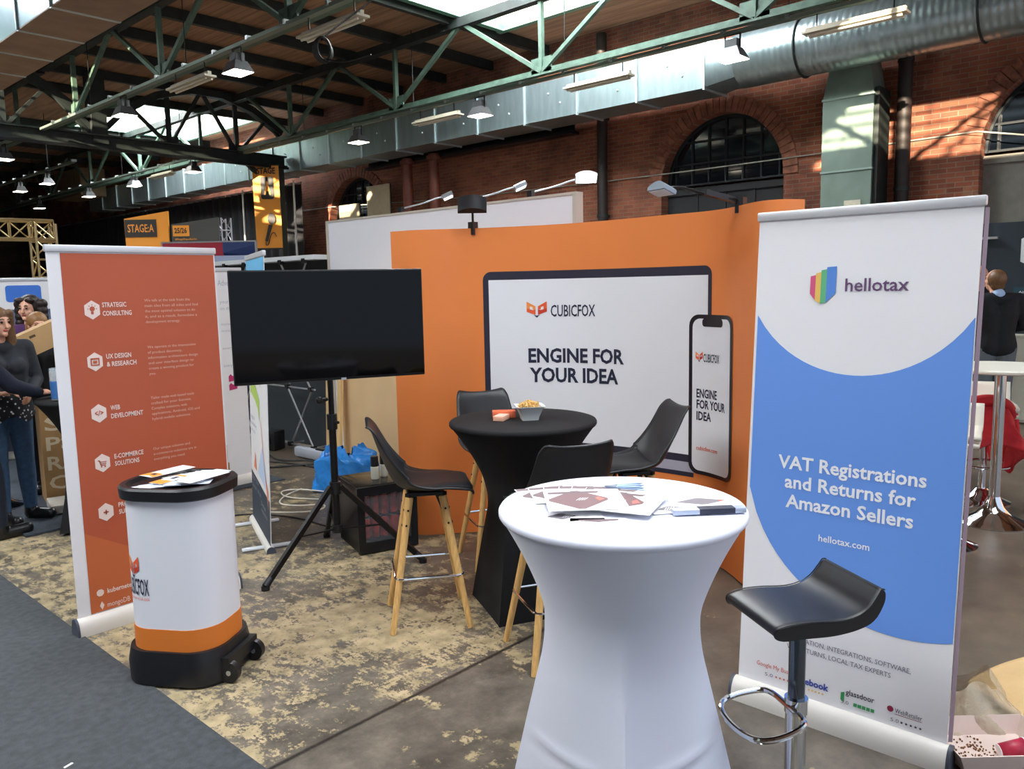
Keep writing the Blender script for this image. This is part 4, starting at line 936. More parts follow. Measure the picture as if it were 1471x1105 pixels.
# --- promotional counter on wheels
PCX, PCY, PCR = 1.712, 3.78, atan2(-.47, .30)
pc = thing('promo_counter', 'white oblong promotion counter with black lid, orange band and logo', 'counter', (PCX, PCY, 0), PCR)
pc.scale = (.967, .967, 1.033); pc.location = (1.656, 3.655, 0)
def oval(w, d, r, z, n=8): return [(x, y, z) for x, y in rrect(w, d, r, n)]
def loft(rings, cap=True):
    mb = MB(); vs = []; m = len(rings[0])
    for R in rings: vs += R
    fs = [(j * m + i, j * m + (i + 1) % m, (j + 1) * m + (i + 1) % m, (j + 1) * m + i) for j in range(len(rings) - 1) for i in range(m)]
    if cap: fs += [tuple(range(m))[::-1], tuple(range((len(rings) - 1) * m, len(rings) * m))]
    return mb.add(vs, fs)
CW, CD, CR_ = .46, .40, .15
loft([oval(CW, CD, CR_, .265), oval(CW, CD, CR_, .85)]).build('white_wrap', mat('counter_white', '#e8e9f0', .4), pc)
loft([oval(CW + .004, CD + .004, CR_, .165), oval(CW + .004, CD + .004, CR_, .265)]).build('orange_band', mat('orange_band', '#dd7a2b', .45), pc)
loft([oval(CW + .05, CD + .05, CR_, .012), oval(CW + .055, CD + .055, CR_, .10), oval(CW + .035, CD + .035, CR_, .165)]).build('wheeled_base', BLACKP, pc)
mb = loft([oval(CW + .01, CD + .01, CR_, .845), oval(CW + .045, CD + .045, CR_ + .02, .852), oval(CW + .05, CD + .05, CR_ + .02, .895), oval(CW + .035, CD + .035, CR_ + .02, .905), oval(CW - .01, CD - .01, CR_, .905), oval(CW - .03, CD - .03, CR_, .888), oval(.1, .08, .03, .888)])
mb.build('lid_tray', BLACKP, pc)
for sx in (-1, 1):
    mb = MB(); mb.cone((CW / 2 + .045, sx * .12 - .018, .05), (CW / 2 + .045, sx * .12 + .018, .05), .048, n=24); w_ = mb.build('wheel', BLACKP, pc)
    mb = MB(); mb.cone((CW / 2 + .045, sx * .12 - .021, .05), (CW / 2 + .045, sx * .12 + .021, .05), .012, n=12); mb.build('hub_cap', ALU, w_)
mb = MB(); mb.box((CW / 2 + .02, 0, .09), (.06, .28, .06)); mb.build('wheel_housing', BLACKP, pc, smooth=0)
# logo wraps the rounded left-front corner
def counter_side(off):
    pts = [(-CW / 2, 0.0)]; 
    base = [(x, y) for x, y in rrect(CW, CD, CR_, 16)]
    i0 = min(range(len(base)), key=lambda k: math.hypot(base[k][0] + CW / 2, base[k][1] - 0.0) + (1 if base[k][1] > 0 else 0))
    seq = [(-CW / 2, .2 * 0)] + base[34:52] + [(CW / 2 - CR_, -CD / 2)]
    S = [0]
    for a, b in zip(seq, seq[1:]): S.append(S[-1] + math.hypot(b[0] - a[0], b[1] - a[1]))
    def f(s, z):
        s = max(0, min(s, S[-1] - 1e-5)); i = max(k for k in range(len(S) - 1) if S[k] <= s); t_ = (s - S[i]) / max(1e-6, S[i + 1] - S[i])
        a, b = Vector(seq[i]), Vector(seq[i + 1]); p = a.lerp(b, t_); d = (b - a).normalized(); nn = Vector((d.y, -d.x))
        return Vector((p.x + nn.x * off, p.y + nn.y * off, z))
    return f
cs = counter_side(.003)
fox(cs, .212, .545, .042, .055).build('fox_logo', fm, pc, smooth=0)
text_part('company_name', [('CUBICFOX', .148, .30, .42, .072)], cs, NAVYINK, pc, .012)
text_part('tagline_text', [('ENGINE FOR YOUR IDEA', .148, .30, .395, .012)], cs, FOXB, pc, 0)

# --- leaflets on the counter
PAPER = mat('paper', '#f2f2f4', .6); PAPERB = mat('bluish_paper', '#d3dbe8', .6); ORP = mat('orange_paper', '#f09a3e', .6)
def leaflet(name, label, cat, size, loc, rz, prints=(), group=None, material=PAPER, tilt=0, thick=.0015):
    t = thing(name, label, cat, loc, group=group, rot=(tilt, 0, rz))
    mb = MB(); mb.box((0, 0, thick / 2), (*size, thick)); mb.build('sheet', material, t, smooth=0)
    for lv, (pn, polys, pm) in enumerate(prints):
        mb = MB()
        for p in polys: mb.add([(x, y, thick + .0003 + .0002 * lv) for x, y in p], [tuple(range(len(p)))])
        mb.build(pn, pm, t, smooth=0)
    return t
Z0 = .918
def lines(x0, x1, ys, h=.003): return [[(x0, y), (x1, y), (x1, y + h), (x0, y + h)] for y in ys]
cz = Matrix.Rotation(PCR, 4, 'Z')
def on_counter(x, y): v = cz @ Vector((x * .967, y * .967, 0)); return 1.656 + v.x, 3.655 + v.y
GI = mat('light_grey_ink', '#b9bdc8', .6)
k = 0
for i in range(13):
    a = i / 12; x, y = on_counter(-.01 + .15 * a, .05 - .05 * a + .02 * math.sin(i * 3)); rz = PCR + radians(150 - 75 * a + 6 * math.sin(i * 5))
    leaflet('leaflet', 'white leaflet in the upper fan of leaflets on the counter lid', 'leaflet', (.235, .095), (x, y, Z0 + .0026 * i), rz, [('printed_lines', lines(-.06, .08, (-.02, -.005, .012)), GI)], group='leaflets fanned in the counter tray')
for i in range(9):
    a = i / 8; x, y = on_counter(-.07 + .17 * a, -.075 + .016 * math.sin(i * 2)); rz = PCR + radians(48 - 30 * a)
    leaflet('leaflet', 'bluish leaflet edge in the lower fan on the counter lid', 'leaflet', (.20, .085), (x, y, Z0 + .0022 * i), rz, [('printed_lines', lines(-.06, .08, (-.02, .0)), GI)], group='bluish leaflets fanned in the counter tray', material=PAPERB)
x, y = on_counter(-.09, .05)
o = leaflet('leaflet', 'top leaflet with an orange arrow end, at the left of the counter lid', 'leaflet', (.24, .095), (x, y, Z0 + .038), radians(12), [('orange_end', [[(-.12, -.047), (-.06, -.047), (-.045, -.0), (-.06, .047), (-.12, .047), (-.10, 0)]], ORP), ('dark_emblem', [[(-.085, -.014), (-.06, -.014), (-.06, .014), (-.085, .014)]], NAVYINK), ('printed_lines', lines(-.02, .1, (-.03, -.01, .01, .03)), GI)])
x, y = on_counter(-.02, -.03)
leaflet('leaflet', 'orange-ended leaflet in the middle of the counter lid, its end half covered', 'leaflet', (.19, .08), (x, y, Z0 + .0205), radians(18), [('orange_end', [[(-.095, -.04), (-.03, -.04), (-.03, .04), (-.095, .04)]], ORP), ('dark_emblem', [[(.0, -.012), (.04, -.012), (.04, .012), (.0, .012)]], NAVYINK), ('orange_arc', [[(.05, -.03), (.07, -.03), (.075, .03), (.05, .035)]], ORP)])

# --- things on the white table
TZ_ = WTH + .0005
BRN = mat('wine_brown_print', '#5f4048', .5); GRP = mat('grey_brown_print', '#7d757c', .5); RED = mat('red_edge_print', '#c8604f', .5)
WINE = mat('wine_red_print', '#6b3d44', .5)
def rhomb(cx, cy, w, h, r=.25):
    P = [(-w / 2, 0), (0, -h / 2), (w / 2, 0), (0, h / 2)]; out = []
    for i in range(4):
        a, b, c = Vector(P[i - 1]), Vector(P[i]), Vector(P[(i + 1) % 4])
        for t_ in (r, r * .4): out.append(tuple(b.lerp(a, t_) * 1))
        for t_ in (r * .4, r): out.append(tuple(b.lerp(c, t_) * 1))
    return [(cx + x, cy + y) for x, y in out]
VR = atan2(r0.y, r0.x)
def wl(i): return [[(-.03 + .008 * k, -.012), (-.012 + .008 * k, .018), (-.009 + .008 * k, .018), (-.027 + .008 * k, -.012)] for k in range(4)]
FL = [((2.035, 1.68), 14, 0), ((2.05, 1.645), 7, 1), ((2.07, 1.605), 0, 2), ((2.085, 1.56), -6, 3), ((2.09, 1.52), -12, 4), ((2.085, 1.47), -18, 5), ((1.985, 1.515), 2, 7), ((2.045, 1.42), -24, 6)]
for i, ((x, y), dg, kz) in enumerate(FL):
    big = i in (6, 7)
    leaflet('flyer', ['flyer at the back left end of the fan on the white table', 'second flyer from the back left end of the fan on the white table', 'third flyer in the fan of brown-printed flyers on the white table', 'fourth flyer in the fan of brown-printed flyers on the white table', 'fifth flyer in the fan of brown-printed flyers on the white table', 'sixth flyer in the fan, right of its middle, on the white table', 'front flyer with a large brown rhombus on the white table', 'right end flyer with a brown rhombus and red corner on the white table'][i], 'flyer',
            (.23, .20) if not big else (.25, .245), (x, y, TZ_ + .0028 * kz), VR + radians(dg), [('rhombus_print', [rhomb(-.025, 0, .19, .19) if not big else rhomb(-.02, 0, .21, .24)], BRN if not big else WINE), ('dark_edge', [[(-.112, .07), (.05, .075), (.06, .098), (-.112, .098)]], BRN), ('red_corner', [[(.045, -.02), (.065, 0), (.045, .03), (.035, .01)]], RED), ('white_lines', wl(0), PAPER), ('printed_lines', lines(.075, .098, (-.06, -.05), .002), GI)], group='fan of flyers on the white table')
leaflet('flyer', 'flyer with a small grey rhombus at the front left of the white table', 'flyer', (.19, .11), (1.865, 1.475, TZ_), VR + radians(4), [('rhombus_print', [rhomb(-.03, .0, .095, .07)], GRP), ('white_lines', wl(0), PAPER)])
leaflet('flyer', 'flyer showing half a brown rhombus at the front of the white table', 'flyer', (.17, .06), (1.875, 1.38, TZ_), VR + radians(-3), [('rhombus_print', [[(-.06, .0), (.0, -.012), (.06, .005), (.06, .018), (-.06, .012)]], BRN)])
leaflet('flyer', 'flyer with a large grey rhombus at the right rim of the white table', 'flyer', (.20, .12), (2.245, 1.245, TZ_), VR + radians(5), [('rhombus_print', [rhomb(.0, .01, .17, .085)], GRP), ('red_corner', [[(.06, .0), (.08, .012), (.06, .025)]], RED)])
leaflet('flyer', 'flyer with a small grey rhombus beside the dark-banded box on the white table', 'flyer', (.15, .09), (2.115, 1.275, TZ_ + .002), VR + radians(10), [('rhombus_print', [rhomb(.0, .0, .10, .065)], GRP), ('white_lines', wl(0), PAPER)])
t = thing('flat_box', 'slim silvery box with a black band lying at the right rim of the white table', 'box', (2.145, 1.165, TZ_ + .0035), VR + radians(4.5))
mb = MB(); mb.rbox((-.0, 0, .008), (.225, .035, .016), .003); mb.build('case', mat('silver_case', '#b9c4d6', .35, .3), t)
mb = MB(); mb.box((.022, 0, .0085), (.11, .0362, .0165)); mb.build('black_band', NAVYINK, t, smooth=0)
PEN = mat('pen_blue_grey', '#7f95b5', .3, .3)
t = thing('pen', '', 'pen', group='fan of pens on the white table')
mb = MB(); mb.cone((-.065, 0, .005), (.05, 0, .005), .0045, n=10); mb.cone((.05, 0, .005), (.068, 0, .005), .0045, .001, n=10); mb.build('barrel', PEN, t)
mb = MB(); mb.cone((-.072, 0, .005), (-.065, 0, .005), .003, n=8); mb.box((-.045, 0, .0105), (.04, .003, .002)); mb.build('clip', ALU, t)
for k in range(12):
    o = t if k == 0 else copy_tree(t)
    relabel(o, 'silver-blue pen in the fan of pens at the back of the white table', (2.235 + .012 * math.sin(k * 4) - .0035 * k, 1.545 - .0030 * k, TZ_ + .001 + .0035 * (k % 3)), VR + radians(24 - 4.2 * k))

# --- things on the black table
t = thing('snack_bowl', 'white square bowl on the black table, heaped with snacks', 'bowl', (3.275, 2.875, 1.0705), VR + radians(8))
SQ = lambda s, z, r=.012: oval(s * .86, s * .86, r * .86, z * .86, 3)
loft([SQ(.105, 0), SQ(.112, .02), SQ(.155, .075), SQ(.185, .088), SQ(.186, .092), SQ(.15, .086), SQ(.13, .06), SQ(.1, .02), SQ(.02, .02, .005)]).build('bowl_body', mat('white_porcelain', '#e6e8e4', .2), t)
SN = mat('cracker', '#dcb36e', .7, var=.25, scale=60)
mb = MB()
for i in range(60):
    a, r = random.random() * 6.28, .058 * sqrt(random.random()); z = .074 + .020 * (1 - (r / .06) ** 2) + random.uniform(-.004, .006)
    M_ = Matrix.Translation((r * cos(a), r * sin(a), z)) @ Euler((random.random() * 3, random.random() * 3, random.random() * 3)).to_matrix().to_4x4()
    if i % 3: mb.ball((0, 0, 0), (.013, .006, .006), 8, 5, M=M_)
    else: mb.tube([M_ @ Vector((.011 * cos(q), .011 * sin(q), 0)) for q in [2 * pi * j / 10 for j in range(10)]], .004, 5, closed=True)
mb.ball((0, 0, .062), (.056, .056, .026))
t = tag(mb.build('snack_heap', SN), 'heap of golden snack crackers filling the white square bowl', 'snacks'); t['kind'] = 'stuff'; t.location = (3.275, 2.875, 1.0705)
t = thing('carton', 'flat orange-red carton behind the small pink box on the black table', 'box', (3.24, 3.035, 1.0705), VR + radians(3)); mb = MB(); mb.rbox((0, 0, .02), (.13, .07, .038), .003); mb.build('carton_body', mat('orange_carton', '#e9744c', .5), t)
mb = MB(); mb.box((0, 0, .0395), (.128, .002, .001)); mb.build('lid_seam', mat('dark_orange_carton', '#c2553a', .5), t, smooth=0)
t = thing('card_box', 'small pale pink card box at the front left of the snack bowl', 'box', (3.165, 2.985, 1.0705), VR + radians(70)); mb = MB(); mb.rbox((0, 0, .014), (.10, .06, .026), .002); mb.build('box_body', mat('pink_card', '#f0b496', .5), t)
mb = MB(); mb.box((0, 0, .0275), (.096, .057, .002)); mb.build('lid', mat('pale_pink_card', '#f5cdb8', .5), t, smooth=0)

# --- drinks fridge with cans
FR = thing('drinks_fridge', 'small black glass-door fridge full of red drink cans', 'fridge', (3.173 + .20, 4.354 - .068, 0), atan2(-.095, .283))
fwid, fdep, fh = .43, .40, .47
def fb(): return MB()
mb = fb(); y0 = .0
for c, d in (((-fwid / 2 + .012, fdep / 2, fh / 2 + .012), (.024, fdep, fh - .02)), ((fwid / 2 - .012, fdep / 2, fh / 2 + .012), (.024, fdep, fh - .02)), ((0, fdep - .012, fh / 2 + .012), (fwid, .024, fh - .02)), ((0, fdep / 2, fh - .012), (fwid, fdep, .024)), ((0, fdep / 2, .055), (fwid, fdep, .07))): mb.box(c, d)
mb.build('cabinet', mat('fridge_black', '#17181b', .3, .1), FR, smooth=0)
mb = MB(); mb.rbox((0, fdep / 2, fh + .002), (fwid, fdep, .008), .003); mb.build('top_plate', mat('fridge_top', '#26241f', .18, .3), FR)
mb = MB(); mb.box((0, fdep / 2 + .01, .245), (fwid - .05, fdep - .06, .008)); mb.build('shelf', BLACKM, FR, smooth=0)
for c, d in (((0, -.012, fh - .03), (fwid, .024, .06)), ((0, -.012, .045), (fwid, .024, .07)), ((-fwid / 2 + .025, -.012, fh / 2), (.05, .024, fh - .03)), ((fwid / 2 - .025, -.012, fh / 2), (.05, .024, fh - .03))): pass
mb = MB(); 
for c, d in (((0, -.012, fh - .03), (fwid, .024, .06)), ((0, -.012, .045), (fwid, .024, .07)), ((-fwid / 2 + .025, -.012, .245), (.05, .024, .33)), ((fwid / 2 - .025, -.012, .245), (.05, .024, .33))): mb.box(c, d)
dr = mb.build('door', mat('fridge_black', '', 0), FR, smooth=0)
mb = MB(); mb.box((0, -.012, .245), (fwid - .1, .006, .33)); mb.build('glass_pane', mat('fridge_glass', '#8a8f96', .03, alpha=.16, spec=.6), dr, smooth=0)
mb = MB()
for sx in (-1, 1):
    for sy in (.04, fdep - .04): mb.cone((sx * .17, sy, 0), (sx * .17, sy, .025), .018, n=10)
mb.build('foot', BLACKP, FR)
Fm = Matrix.Translation(FR.location) @ Matrix.Rotation(FR.rotation_euler.z, 4, 'Z')
can = thing('drink_can', '', 'can', group='drink cans inside the fridge')
mb = MB(); mb.lathe([(.024, 0), (.031, .008), (.031, .13), (.027, .142)], 18); mb.build('can_body', mat('can_red', '#a3281f', .3, .3, var=.5, scale=26), can)
mb = MB(); mb.lathe([(.027, .142), (.0275, .146), (.025, .146), (.024, .143), (.001, .143)], 18); mb.build('lid', ALU, can)
first = True
for row, z in ((0, .0905), (1, .2495)):
    for k in range(5):
        for dd in (0, 1):
            o = can if first else copy_tree(can); first = False
            p = Fm @ Vector((-.136 + .068 * k, .06 + .09 * dd, z)); relabel(o, ['red drink can on the lower shelf inside the black fridge', 'red drink can on the upper shelf inside the black fridge'][row], p, k)
def bottle(label, x, y):
    p = Fm @ Vector((x, y, fh + .0065)); t = thing('spray_bottle', label, 'bottle', p)
    mb = MB(); mb.lathe([(.026, 0), (.029, .006), (.029, .085), (.024, .092)], 24); mb.build('bottle_body', mat('label_cream', '#d9d6c3', .5), t)
    mb = MB(); mb.lathe([(.025, .088), (.0265, .092), (.0265, .158), (.024, .163)], 24); mb.build('cap', BLACKP, t)
bottle('white-labelled bottle with a black cap standing on the fridge', -.02, .16); bottle('second black-capped bottle on the fridge, half hidden by the chair back', .06, .20)
# ================================================================ people
def blob(name, caps, voxel, mats, parent, it=5, extra=None):
    mb = MB()
    for c in caps:
        if c[0] == 'c':
            _, p, r, q, s = c; p, q = Vector(p), Vector(q)
            mb.ball(p, r, 14, 10); mb.ball(q, s, 14, 10)
            if (q - p).length > 1e-4:
                d = (q - p).normalized(); mb.cone(p, q, r, s, 14)
        else:
            mb.ball((0, 0, 0), c[2], 20, 14, M=Matrix.Translation(Vector(c[1])) @ (c[3] if len(c) > 3 else Matrix.Identity(4)))
    me = mb.mesh(name, mats, 0); o = bpy.data.objects.new(name, me); COL.objects.link(o)
    r = o.modifiers.new('r', 'REMESH'); r.mode = 'VOXEL'; r.voxel_size = voxel; r.use_smooth_shade = True
    s = o.modifiers.new('s', 'SMOOTH'); s.iterations = it; s.factor = .5
    dg = bpy.context.evaluated_depsgraph_get(); m2 = bpy.data.meshes.new_from_object(o.evaluated_get(dg), depsgraph=dg)
    o.modifiers.clear(); o.data = m2; m2.name = name; bpy.data.meshes.remove(me)
    m2.materials.clear()
    for m in (mats if isinstance(mats, (list, tuple)) else [mats]): m2.materials.append(m)
    m2.shade_smooth(); o.parent = parent
    return o
def hand_caps(w, d, n, curl=.5, side=1, thumb=.5):
    w, d, n = Vector(w), Vector(d).normalized(), Vector(n); n = (n - d * n.dot(d)).normalized(); s = d.cross(n) * side
    out = []
    for k in (-1, -.33, .33, 1): out.append(('c', w + s * (.016 * k), .017, w + d * .085 + s * (.030 * k), .0125))
    for k, L in zip((-1, -.36, .3, .95), (.060, .076, .080, .070)):
        p = w + d * .088 + s * (.031 * k); a = 0
        for seg, fr in ((0, .42), (1, .32), (2, .26)):
            a += curl * (.7 if seg == 0 else .85); dd = d * cos(a) + n * sin(a); q = p + dd * (L * fr); r_ = .0098 - .001 * seg
            out.append(('c', p, r_, q, r_ - .0008)); p = q
    p = w + d * .02 + s * .026; q = p + (d * .65 + s * .65 + n * .35 * thumb).normalized() * .04; e = q + (d * .8 + s * .1 + n * .5 * thumb).normalized() * .032
    out += [('c', p, .014, q, .0115), ('c', q, .0108, e, .0088)]
    return out
DEF = dict(pelvis=(0, 0, .95), waist=(0, 0, 1.08), chest=(0, 0, 1.28), neck=(0, -.005, 1.46), head=(0, .02, 1.625), shR=(.185, 0, 1.42), shL=(-.185, 0, 1.42), elR=(.235, -.03, 1.14), elL=(-.235, -.03, 1.14), wrR=(.24, .08, .91), wrL=(-.24, .08, .91),
           hpR=(.09, 0, .93), hpL=(-.09, 0, .93), knR=(.10, .02, .51), knL=(-.10, .02, .51), anR=(.105, -.02, .09), anL=(-.105, -.02, .09), toeR=(.12, .16, .048), toeL=(-.12, .16, .048), handR=None, handL=None)
EYE = mat('eye_dark', '#1d1512', .2); LIP = mat('lips', '#b5564f', .45); SKIN2 = mat('skin_fair', '#dfa78b', .5, var=.05, scale=20)
def person(label, loc, rz, H=1.75, pose=None, skin=SKIN2, top=None, legs=None, shoe=None, hair=None, female=False, look=(0, 0), coat=False, collar=None, sleeves=True, beard=False):
    t = thing('person', label, 'person', loc, rz); k = H / 1.75
    J = dict(DEF); J.update(pose or {})
    V = {n: (Vector(p) * k if p is not None and n not in ('handR', 'handL') else p) for n, p in J.items()}
    s = k * (.94 if female else 1)
    hm = Matrix.Rotation(look[0], 4, 'Z') @ Matrix.Rotation(-look[1], 4, 'X'); hc = V['head']
    def hp(x, y, z): return hc + (hm @ Vector((x, y, z))) * k
    caps = [('e', hc + hm @ Vector((0, -.008, .025)) * k, (.076 * k, .096 * k, .095 * k), hm), ('e', hp(0, .022, -.035), (.058 * k, .068 * k, .078 * k), hm), ('c', hp(0, .075, -.082), .024 * k, hp(0, .07, -.08), .024 * k),
            ('c', hp(0, .095, .012), .010 * k, hp(0, .112, -.026), .0145 * k), ('c', hp(-.03, .082, .028), .014 * k, hp(.03, .082, .028), .014 * k),
            ('c', hp(-.045, .06, -.025), .02 * k, hp(-.04, .055, -.03), .02 * k), ('c', hp(.045, .06, -.025), .02 * k, hp(.04, .055, -.03), .02 * k),
            ('e', hp(.076, -.01, -.008), (.010 * k, .018 * k, .030 * k), hm), ('e', hp(-.076, -.01, -.008), (.010 * k, .018 * k, .030 * k), hm),
            ('c', V['neck'] - Vector((0, 0, .04)), .058 * s, hp(0, -.02, -.05), .054 * s)]
    tor = []
    for sg in (-1, 1):
        tor += [('c', V['pelvis'] + Vector((sg * .075, 0, 0)) * k, .105 * s, V['waist'] + Vector((sg * .055, 0, 0)) * k, .095 * s), ('c', V['waist'] + Vector((sg * .055, 0, 0)) * k, .095 * s, V['chest'] + Vector((sg * .075, .01, 0)) * k, .108 * s)]
        sh = V['shR'] if sg > 0 else V['shL']; tor += [('c', V['chest'] + Vector((sg * .075, .01, 0)) * k, .108 * s, sh.lerp(V['neck'], .35) - Vector((0, 0, .03)) * k, .07 * s), ('c', V['neck'] - Vector((0, 0, .03)) * k, .055 * s, sh, .055 * s)]
    if female: tor += [('e', V['chest'] + Vector((sg * .07, .085, -.0)) * k, (.06 * k, .05 * k, .06 * k)) for sg in (-1, 1)]
    arms, lg, feet = [], [], []
    for S_ in 'RL':
        arms += [('c', V['sh' + S_], .056 * s, V['el' + S_], .042 * s), ('c', V['el' + S_], .042 * s, V['wr' + S_], .029 * s)]
        lg += [('c', V['hp' + S_], .098 * s, V['kn' + S_], .062 * s), ('c', V['kn' + S_], .062 * s, V['kn' + S_].lerp(V['an' + S_], .35), .06 * s), ('c', V['kn' + S_].lerp(V['an' + S_], .35), .06 * s, V['an' + S_], .040 * s)]
        feet += [('c', V['an' + S_], .042 * s, V['an' + S_] - Vector((0, 0, .03)) * k, .042 * s), ('c', V['an' + S_] + Vector((0, -.02, -.045)) * k, .036 * s, V['toe' + S_], .034 * s)]
    hands = []
    for S_, sd in (('R', 1), ('L', -1)):
        hd = V['hand' + S_] or dict(d=V['wr' + S_] - V['el' + S_], n=(-sd, 0, 0), curl=.3)
        hands += hand_caps(V['wr' + S_], hd['d'], hd['n'], hd.get('curl', .4), hd.get('side', sd), hd.get('thumb', .5))
    blob('body', caps + tor + arms + lg + feet + hands, .0075, skin, t, 4)
    grow = lambda cs, g: [('c', c[1], c[2] + g, c[3], c[4] + g) if c[0] == 'c' else ('e', c[1], tuple(x + g for x in c[2])) + tuple(c[3:]) for c in cs]
    if legs: blob('trousers', grow(lg + tor[0:1] + tor[4:5], .011), .010, legs, t, 4)
    if top:
        up = grow(tor + (arms if sleeves else []), .017); hem = .06
        up += [('c', V['pelvis'] + Vector((sg * .075, 0, -.02)) * k, .118 * s, V['waist'] + Vector((sg * .055, 0, 0)) * k, .11 * s) for sg in (-1, 1)]
        blob('jacket' if coat else 'sweater', up, .010, top, t, 4)
    if collar: blob('shirt_collar', [('c', V['neck'] + Vector((-.03, 0, -.015)), .058 * s, V['neck'] + Vector((.03, 0, -.015)), .058 * s), ('c', V['neck'] + Vector((0, -.01, .015)), .06 * s, V['neck'] + Vector((0, 0, .02)), .06 * s)], .007, collar, t, 3)
    if shoe:
        for S_ in 'RL': blob('shoe', grow(feet[0:2] if S_ == 'R' else feet[2:4], .012), .007, shoe, t, 3)
    for x in (-.031, .031):
        mb = MB(); mb.ball(hp(x, .0885, .012), .0095 * k, 10, 8); mb.build('eye', EYE, t)
        mb = MB(); mb.tube([hp(x - .018, .094, .034), hp(x, .0985, .039), hp(x + .018, .094, .034)], .0032 * k, 6); mb.build('eyebrow', EYE, t)
    mb = MB(); mb.ball((0, 0, 0), (.024 * k, .012 * k, .008 * k), 12, 8, M=Matrix.Translation(hp(0, .090, -.053)) @ hm); mb.build('mouth', LIP, t)
    if hair: blob('hair', [(c[0], hp(*c[1]), tuple(x * k for x in c[2]), hm) if c[0] == 'e' else ('c', hp(*c[1]), c[2] * k, hp(*c[3]), c[4] * k) for c in hair[0]], .008, hair[1], t, 2)
    return t, k
HBR = mat('hair_brown', '#6b4a2c', .5, var=.35, scale=40, stretch=(6, 6, .6)); HDK = mat('hair_dark', '#2a1c17', .5, var=.3, scale=40); HLB = mat('hair_light_brown', '#8a6238', .5, var=.3, scale=40)
NAVY = mat('navy_knit', '#141a2c', .85, var=.15, scale=60, bump=.1, bscale=200); JACK = mat('charcoal_jacket', '#272b31', .8, var=.2, scale=30); DENIM = mat('blue_denim', '#34506f', .8, var=.2, scale=30); DENIMD = mat('dark_denim', '#18202e', .85, var=.15, scale=30)
BOOT = mat('black_leather', '#0f0f11', .35); GREYT = mat('grey_trousers', '#5b6166', .85, var=.12, scale=25); BLKNIT = mat('black_knit', '#0d0f14', .85, var=.15, scale=60); PURP = mat('purple_top', '#4b2559', .8, var=.15, scale=30)
longhair = [('e', (0, -.022, .042), (.094, .106, .094)), ('c', (.074, .03, .04), .03, (.092, .02, -.18), .042), ('c', (-.074, .03, .04), .03, (-.092, .02, -.18), .042), ('c', (.092, .02, -.18), .042, (.09, .07, -.42), .028), ('c', (-.092, .02, -.18), .046, (-.10, .08, -.44), .032), ('c', (0, -.08, 0), .07, (0, -.085, -.28), .06), ('c', (.06, .055, .085), .03, (.08, .04, .0), .026), ('c', (-.06, .055, .085), .03, (-.08, .04, .0), .026)]
# woman with long hair, jeans and ankle boots
pw, k_ = person('person with long brown hair in a charcoal jacket, jeans and ankle boots by the table', (1.90, 7.13, .02), radians(187), 1.70, dict(head=(.01, .03, 1.625), elR=(.25, -.02, 1.15), wrR=(.14, .20, 1.08), elL=(-.25, .0, 1.15), wrL=(-.10, .22, 1.06), anL=(-.12, .0, .09), toeL=(-.20, .16, .048), anR=(.10, .04, .09), toeR=(.08, .21, .048), handR=dict(d=(-.9, .5, .1), n=(0, .2, -1), curl=.5)), SKIN2, JACK, DENIM, BOOT, (longhair, HBR), True, look=(.25, .05), coat=True)
mb = MB(); mb.grid(lambda u, v: ((.165 + .03 * v) * sin((u - .5) * 2.7) , .02 + (.135 + .035 * v) * cos((u - .5) * 2.7), 1.06 - .22 * v + .03 * sin(u * 14) * v), 24, 8)
o = mb.build('patterned_blouse', None or mat('flower_cloth', '#14141a', .8), pw, smooth=60)
m = MATS['flower_cloth']; n = m.node_tree.nodes; L = m.node_tree.links; tc = n.new('ShaderNodeTexCoord'); vo = n.new('ShaderNodeTexVoronoi'); vo.inputs['Scale'].default_value = 34; rp = n.new('ShaderNodeValToRGB'); L.new(tc.outputs['Object'], vo.inputs['Vector']); L.new(vo.outputs['Distance'], rp.inputs[0])
rp.color_ramp.elements[0].position = .22; rp.color_ramp.elements[0].color = lin('#cfc9cc'); rp.color_ramp.elements[1].position = .3; rp.color_ramp.elements[1].color = lin('#14141a'); L.new(rp.outputs[0], n['Principled BSDF'].inputs['Base Color'])
# person in navy reaching to the table
pn, _ = person('person in a navy sweater at the left picture edge, reaching a hand to the table', (1.56, 6.83, 0), radians(-83), 1.72, dict(shR=(.17, .05, 1.40), elR=(.20, .25, 1.17), wrR=(.17, .44, 1.095), anR=(.10, .12, .09), toeR=(.11, .30, .048), knR=(.1, .10, .51), handR=dict(d=(-.1, 1, -.05), n=(-.3, 0, -1), curl=.55)), SKIN2, NAVY, DENIMD, BOOT, ([('e', (0, -.02, .035), (.088, .1, .095))], HDK), False)
curly = [('e', (0, -.035, .04), (.105, .10, .105))] + [('e', (.10 * cos(a) * (1.05), -.045 - .04 * sin(a * 2), .05 - .06 * j), (.05, .055, .05)) for j in range(5) for a in (0, pi)] + [('e', (.06 * x, -.10, .03 - .07 * j), (.055, .05, .055)) for x in (-1, 0, 1) for j in range(4)] + [('e', (-.05, .055, .088), (.045, .035, .03)), ('e', (.05, .055, .088), (.045, .035, .03))]
person('person with dark curly hair in a purple top standing behind the carton', (2.60, 8.72, .02), radians(160), 1.775, dict(head=(0, .02, 1.63)), SKIN2, PURP, DENIMD, BOOT, (curly, HDK), True, look=(-.45, 0))
